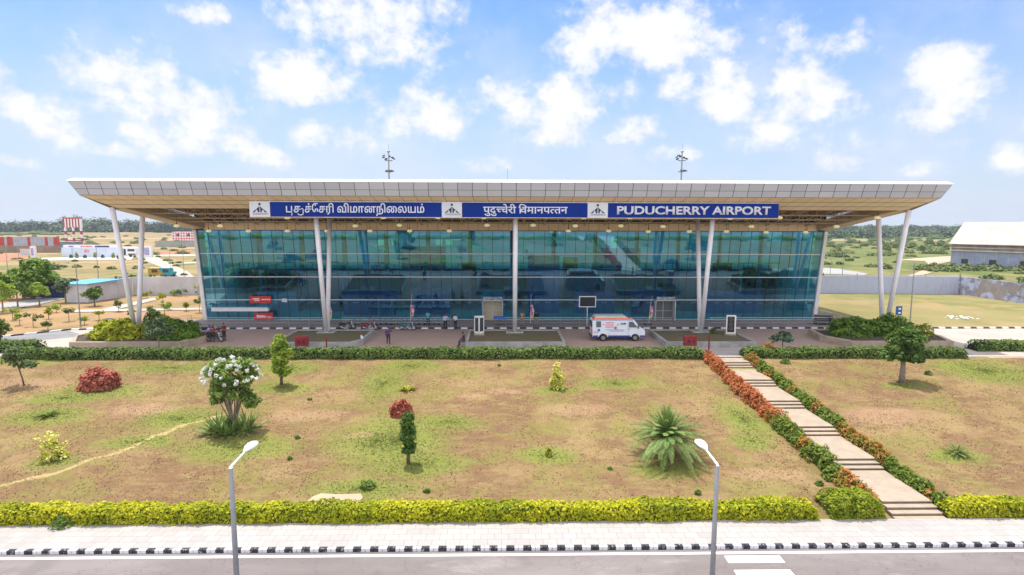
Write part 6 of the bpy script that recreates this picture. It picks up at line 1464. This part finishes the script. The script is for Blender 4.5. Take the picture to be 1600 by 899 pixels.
    t = MB(); t.disc((-2.0, yy(1.1)-.004, 1.13), .13, 'y', .008, 18); t.build('round_emblem', pm('blue_dot', (.02, .12, .6), .4, .05, 3), r)
    t = MB(); t.tube([(-.20, yy(1.6)-.006, 1.60), (-.08, yy(1.68)-.006, 1.68), (-.03, yy(1.8)-.006, 1.80)], .02, 5); t.build('swoosh', NAVY, r)
    t = MB()
    for z, x0, x1 in ((1.16, -1.30, .45), (1.04, -.9, .35)):
        x = x0
        while x < x1: w = rn.uniform(.04, .12); t.box(x, x+w, -W-.012, -W+.002, z-.018, z+.018); x += w+.03
    t.build('small_lettering', pm('grey_print', (.22, .26, .40), .5, .2, 6), r)
    bm = text_bm('AUM', 1, .03); a, b, c, d = bb(bm)
    for v_ in bm.verts: X = .12+(v_.co.x-a)/(b-a)*.55; Z = 1.66+(v_.co.y-c)/(d-c)*.20; v_.co = Vector((X, yy(Z)-.005, Z))
    me = bpy.data.meshes.new('lettering'); bm.to_mesh(me); bm.free(); me.materials.append(NAVY); o = bpy.data.objects.new('lettering', me); COL.objects.link(o); o.parent = r
    for x in (-1.55, 1.62):
        for s in (-1, 1):
            t = MB(); t.disc((x, s*.80, .34), .34, 'y', .22, 26); w = t.build('wheel', BLACK, r, bevel=.03); t = MB(); t.disc((x, s*.915, .34), .20, 'y', .03, 18); t.disc((x, s*.93, .34), .06, 'y', .03, 10); t.build('rim', STEEL, w)
    t = MB(); t.box(2.50, 2.66, -.88, .88, .42, .66); t.build('front_bumper', VB, r, bevel=.03); t = MB(); t.box(-2.74, -2.60, -.85, .85, .40, .60); t.build('rear_bumper', DARK, r, bevel=.02)
    t = MB(); t.ball((2.53, -.70, 1.0), (.07, .14, .10)); t.build('headlight', CHROME, r); t = MB(); t.ball((2.53, .70, 1.0), (.07, .14, .10)); t.build('headlight', CHROME, r)
    for s in (-1, 1): t = MB(); t.tube([(1.80, s*.90, 1.45), (1.86, s*1.05, 1.48)], .015, 5); t.box(1.82, 1.90, s*1.05-.07, s*1.05+.07, 1.30, 1.62); t.build('wing_mirror', BLACK, r)
    t = MB(); t.box(-2.66, -2.62, -.75, .75, 1.35, 1.95); t.build('rear_window', GL, r)
    for s in (-.78, .78): t = MB(); t.box(-2.67, -2.61, s-.06, s+.06, .8, 1.2); t.build('tail_lamp', REDS, r)
van()

# ================================================================== street lamps on the median
LPOLE = pm('lamp_pole', (.20, .205, .23), .5, .08, 3, metal=.2)
def street_lamp(x, label):
    r = thing('street_lamp', label, 'street lamp', (x, 15.0, -2.15), 0, 'street lamps on the median'); h = 7.02
    t = MB(); t.tube([(0, 0, 0), (0, 0, h)], [.10, .055], 12); t.build('pole', LPOLE, r, smooth=True)
    t = MB(); t.disc((0, 0, .02), .2, 'z', .04, 12); t.build('base_plate', LPOLE, r)
    t = MB(); t.tube([(0, 0, h), (0, 0, h+.03), (0, .95, h+.10)], [.06, .035, .028], 10); t.build('arm', WHITE, r)
    t = MB(); z = h+.06
    secs = [(.85, .05, .05), (.98, .09, .07), (1.15, .15, .085), (1.38, .165, .08), (1.52, .13, .06), (1.58, .06, .03)]
    v = []; m = 12
    for (y, a, b) in secs:
        for k in range(m): an = 2*pi*k/m; v.append((a*cos(an), y, z+.05+b*sin(an)*(1 if sin(an) > 0 else .55)))
    f = [(i*m+k, i*m+(k+1) % m, (i+1)*m+(k+1) % m, (i+1)*m+k) for i in range(len(secs)-1) for k in range(m)]+[tuple(range(m))[::-1], tuple((len(secs)-1)*m+k for k in range(m))]
    t.add(v, f); t.build('lamp_head', pm('lamp_white', (.80, .80, .80), .4, .03, 2), r, smooth=True)
    t = MB(); t.ball((0, 1.28, z+.005), (.12, .22, .05)); t.build('lens', pm('lamp_lens', (.55, .56, .58), .2, .05, 2), r, smooth=True)
street_lamp(-7.38, 'tall grey street lamp with a white head near the left of the road'); street_lamp(5.97, 'tall grey street lamp with a white head beside the zebra crossing')

# ================================================================== totems, screen, banners, hose boxes, trolleys
def totem(loc, rz, label, two):
    r = thing('totem_sign', label, 'totem sign', loc, rz); h = 1.9; w = .95; d = .45
    t = MB(); t.box(-w/2-.04, w/2+.04, -d/2-.04, d/2+.04, 0, .16); t.build('plinth', STONE, r, bevel=.01)
    if two:   # two leaves meeting at an angle towards the viewer
        for s in (-1, 1):
            t = MB(); A = Vector((0, -d*.55, 0)); B = Vector((s*w*.52, d*.4, 0)); n_ = Vector((0, .05, 0)); f = lambda u, z: A.lerp(B, u)+Vector((0, 0, z))
            for u0, u1, z0, z1 in ((0, .14, .16, h), (.86, 1, .16, h), (0, 1, h-.16, h), (0, 1, .16, .34)): t.hexa([f(u0, z0), f(u1, z0), f(u1, z0)+n_, f(u0, z0)+n_, f(u0, z1), f(u1, z1), f(u1, z1)+n_, f(u0, z1)+n_])
            t.build('frame', WHITE, r); t = MB(); t.quad(*[f(u, z)+n_*.6 for u, z in ((.13, .3), (.87, .3), (.87, h-.14), (.13, h-.14))]); t.build('dark_panel', pm('smoked_panel', (.05, .06, .08), .2, .1, 2), r)
        t = MB(); t.box(-w*.5, w*.5, .15, .2, .16, h); t.build('back_panel', WHITE, r)
    else:
        t = MB(); t.hexa([(-w/2, -d/2, .16), (w/2, -d/2, .16), (w/2-.02, d/2, .16), (-w/2+.1, d/2, .16), (-w/2, -d/2, h+.1), (w/2, -d/2, h+.1), (w/2-.02, d/2, h+.1), (-w/2+.1, d/2, h+.1)]); t.build('case', WHITE, r, bevel=.02)
        t = MB(); t.box(-w/2+.11, w/2-.16, -d/2-.02, -d/2-.002, .32, h); t.build('black_panel', pm('panel_black', (.02, .02, .03), .3, .1, 2), r)
        t = MB(); rn = random.Random(1)
        for i in range(13): z = .48+i*.105; u = rn.uniform(.10, .30); t.box(-u-.02, u-.03, -d/2-.028, -d/2-.02, z, z+.03)
        t.box(-.16, .12, -d/2-.028, -d/2-.02, 1.74, 1.80); t.build('lettering', pm('tan_print', (.30, .26, .18), .6, .3, 5), r)
        t = MB(); t.box(w/2+.0, w/2+.012, -d/2+.06, d/2-.05, .3, h); t.build('side_panel', NAVY, r)
totem((-2.25, 56.3, .42), .0, 'white framed totem with two dark angled panels left of the middle column', True)
totem((23.0, 56.0, .45), -.12, 'white totem board with a black panel of small writing near the steps', False)
r = thing('display_screen', 'dark display screen with a white frame on a pole behind the ambulance', 'display screen', (9.6, 62.9, .15))
t = MB(); t.tube([(0, .05, 0), (0, .05, 3.3)], .045, 8); t.build('pole', WHITE, r); t = MB(); t.box(-.95, .95, -.05, .05, 2.1, 3.35); t.build('screen_case', WHITE, r, bevel=.02); t = MB(); t.box(-.85, .85, -.07, -.052, 2.2, 3.25); t.build('screen', pm('screen_dark', (.03, .04, .055), .2, .1, 1), r)
t = MB(); t.disc((0, .05, .02), .3, 'z', .04, 14); t.build('base', STEEL, r)
def banner(px, h, lean, label):
    q = at(px, 498, .2); r = thing('feather_banner', label, 'banner', (q.x*64.5/q.y, 64.5, .15), 0, 'feather banners along the glass')
    t = MB(); t.tube([(0, 0, 0), (lean*.4, 0, h*.6), (lean, 0, h)], [.03, .022, .015], 6); t.build('banner_pole', WHITE, r)
    t = MB(); v = []; n = 9
    for i in range(n+1):
        u = i/n; z = .5+(h*.62-.5)*u; c = lean*u*.6; w = .16+.08*sin(u*pi); yy_ = .05*sin(u*7); v += [(c-.02, yy_, z), (c+w*1.6, -yy_, z)]
    t.add(v, [(2*i, 2*i+1, 2*i+3, 2*i+2) for i in range(n)])
    ma = newmat('banner_print'); N, L, nn, setin, m, mix, noise, step = NT(ma.node_tree); out = nn('ShaderNodeOutputMaterial'); b = nn('ShaderNodeBsdfPrincipled'); L.new(b.outputs[0], out.inputs[0])
    v_ = nn('ShaderNodeTexCoord').outputs['Object']; sp = nn('ShaderNodeSeparateXYZ'); L.new(v_, sp.inputs[0]); f = noise(v_, 4, 2, .5)
    c = mix(step(f, .45, .55), (.50, .05, .12), (.62, .55, .66)); c = mix(step(sp.outputs[2], .95, .85), c, (.60, .50, .08)); L.new(c, b.inputs['Base Color'])
    o = t.build('banner_cloth', ma, r); s = o.modifiers.new('s', 'SOLIDIFY'); s.thickness = .01
banner(514, 3.2, -.1, 'red and white feather banner beside the second column pair'); banner(641, 3.4, .25, 'red and white feather banner left of the people in pale shirts'); banner(829, 3.4, .05, 'red and white feather banner right of the middle column'); banner(1014, 3.2, .3, 'red and yellow feather banner behind the ambulance bonnet')
HOSE = pm('hose_red', (.28, .025, .03), .5, .15, 3)
def hosebox(x, y, label, px2):
    r = thing('hose_box', label, 'fire hose box', (x, y, .0), 0, 'red hose boxes behind the hedge')
    t = MB(); t.box(-.55, .55, -.25, .25, .55, 1.35); t.build('cabinet', HOSE, r, bevel=.02)
    t = MB(); t.hexa([(-.62, -.32, 1.35), (.62, -.32, 1.35), (.62, .32, 1.35), (-.62, .32, 1.35), (-.5, -.1, 1.45), (.5, -.1, 1.45), (.5, .3, 1.45), (-.5, .3, 1.45)]); t.build('lid', HOSE, r)
    t = MB(); t.box(-.3, -.05, -.262, -.25, .85, 1.1); t.box(.15, .35, -.262, -.25, .8, 1.15); t.build('door_glass', pm('hose_glass', (.10, .02, .03), .3, .2, 4), r)
    for a, b in ((-.48, -.2), (.48, -.2), (-.48, .2), (.48, .2)): t = MB(); t.box(a-.03, a+.03, b-.03, b+.03, 0, .55); t.build('leg', HOSE, r)
    q = thing('hydrant_post', label.replace('red hose box', 'red hydrant post right of the hose box'), 'hydrant', (x+px2, y+.3, 0), 0, 'red hydrant posts behind the hedge')
    t = MB(); t.tube([(0, 0, 0), (0, 0, 1.25)], .07, 10); t.disc((0, 0, 1.28), .12, 'z', .08, 12); t.build('riser', HOSE, q); t = MB(); t.tube([(0, -.02, 1.05), (-.02, -.26, 1.02)], .05, 8); t.build('outlet', HOSE, q)
    t = MB(); t.ring((0, 0, 1.38), .09, .014, 'z', 14, 5); t.build('valve_wheel', DARK, q)
hosebox(-17.95, 50.6, 'red hose box before the left island', 2.1); hosebox(17.15, 50.6, 'red hose box before the island near the steps', 1.85)
# luggage trolleys behind the railing
def trolley():
    r = thing('luggage_trolley', 'x', 'luggage trolley', (0, 0, .15), 0, 'luggage trolleys in a row behind the railing'); t = MB()
    for s in (-.28, .28): t.tube([(.35, s, .22), (-.35, s, .26), (-.42, s, .95), (-.50, s, 1.0)], .017, 5)
    t.tube([(-.50, -.28, 1.0), (-.50, .28, 1.0)], .017, 5); t.tube([(-.38, -.28, .6), (-.38, .28, .6)], .014, 5); t.build('frame', CHROME, r)
    t = MB(); t.box(-.34, .38, -.27, .27, .20, .24); t.build('tray', STEEL, r); t = MB(); t.box(-.5, -.3, -.25, .25, .72, .9); t.build('basket', pm('trolley_blue', (.10, .12, .25), .6, .2, 4), r)
    for x, y in ((-.3, -.24), (-.3, .24), (.33, 0)): q = MB(); q.disc((x, y, .08), .08, 'y', .05, 10); q.build('wheel', BLACK, r)
    return r
T0 = None
for i in range(15):
    loc = (-16.2+i*.62+(.35 if i > 1 else 0)+(.4 if i > 12 else 0), 63.6+.1*(i % 2), .15); lab = 'chrome luggage trolley in the row behind the railing, %s from the left' % ORD[i]
    if T0 is None: T0 = trolley(); T0.location = loc; T0['label'] = lab
    else: dup(T0, loc, lab)
T1 = dup(T0, (19.2-2.6, 63.4, .15), 'single luggage trolley standing left of the slanted pair beside the east doorway'); T1['group'] = 'lone trolleys'
del T1['group']
r = thing('hand_cart', 'small cart with a bright blue top behind the railing left of the middle column', 'cart', (-.15, 63.3, .15)); t = MB(); t.box(-.75, .75, -.35, .35, .72, .95); t.build('blue_top', pm('cart_blue', (.02, .16, .62), .5, .1, 2), r, bevel=.03)
t = MB()
for a, b in ((-.65, -.3), (.65, -.3), (-.65, .3), (.65, .3)): t.tube([(a, b, .05), (a, b, .75)], .02, 5)
t.box(-.68, .68, -.32, .32, .25, .28); t.build('frame', STEEL, r)
# walk through detector behind the glass
r = thing('walk_through_gate', 'tall white walk through metal detector frame behind the glass above the red motorcycle', 'metal detector', (-14.0, 68.2, .15))
for s in (-1, 1): t = MB(); t.box(s*.75-.16, s*.75+.16, -.3, .3, 0, 2.25); t.build('side_panel', WHITE, r, bevel=.03)
t = MB(); t.box(-.95, .95, -.3, .3, 2.25, 2.55); t.build('head', pm('gate_blue', (.05, .25, .60), .5, .05, 3), r, bevel=.03)
r = thing('stone', 'small white stone post at the corner of the left island', 'stone', (-13.4, 54.1, .5)); t = MB(); t.hexa([(-.12, -.1, 0), (.15, -.12, 0), (.12, .12, 0), (-.1, .1, 0), (-.14, -.05, .3), (.02, -.08, .22), (.05, .06, .2), (-.12, .08, .34)]); t.build('stone_block', WHITE, r)

# ------------------------------------------------------------------ air
hz = MB(); hz.box(-2600, 2600, -400, 2600, -4.0, 36.0)
hm = bpy.data.materials.new('haze'); hm.use_nodes = True; hm.node_tree.nodes.clear()
_o = hm.node_tree.nodes.new('ShaderNodeOutputMaterial'); _v = hm.node_tree.nodes.new('ShaderNodeVolumePrincipled'); _v.inputs['Color'].default_value = (.80, .87, 1, 1); _v.inputs['Density'].default_value = .00018; _v.inputs['Anisotropy'].default_value = .2
hm.node_tree.links.new(_v.outputs[0], _o.inputs['Volume'])
tag(hz.build('haze', hm), 'pale bluish haze over the plain', 'haze', kind='stuff')
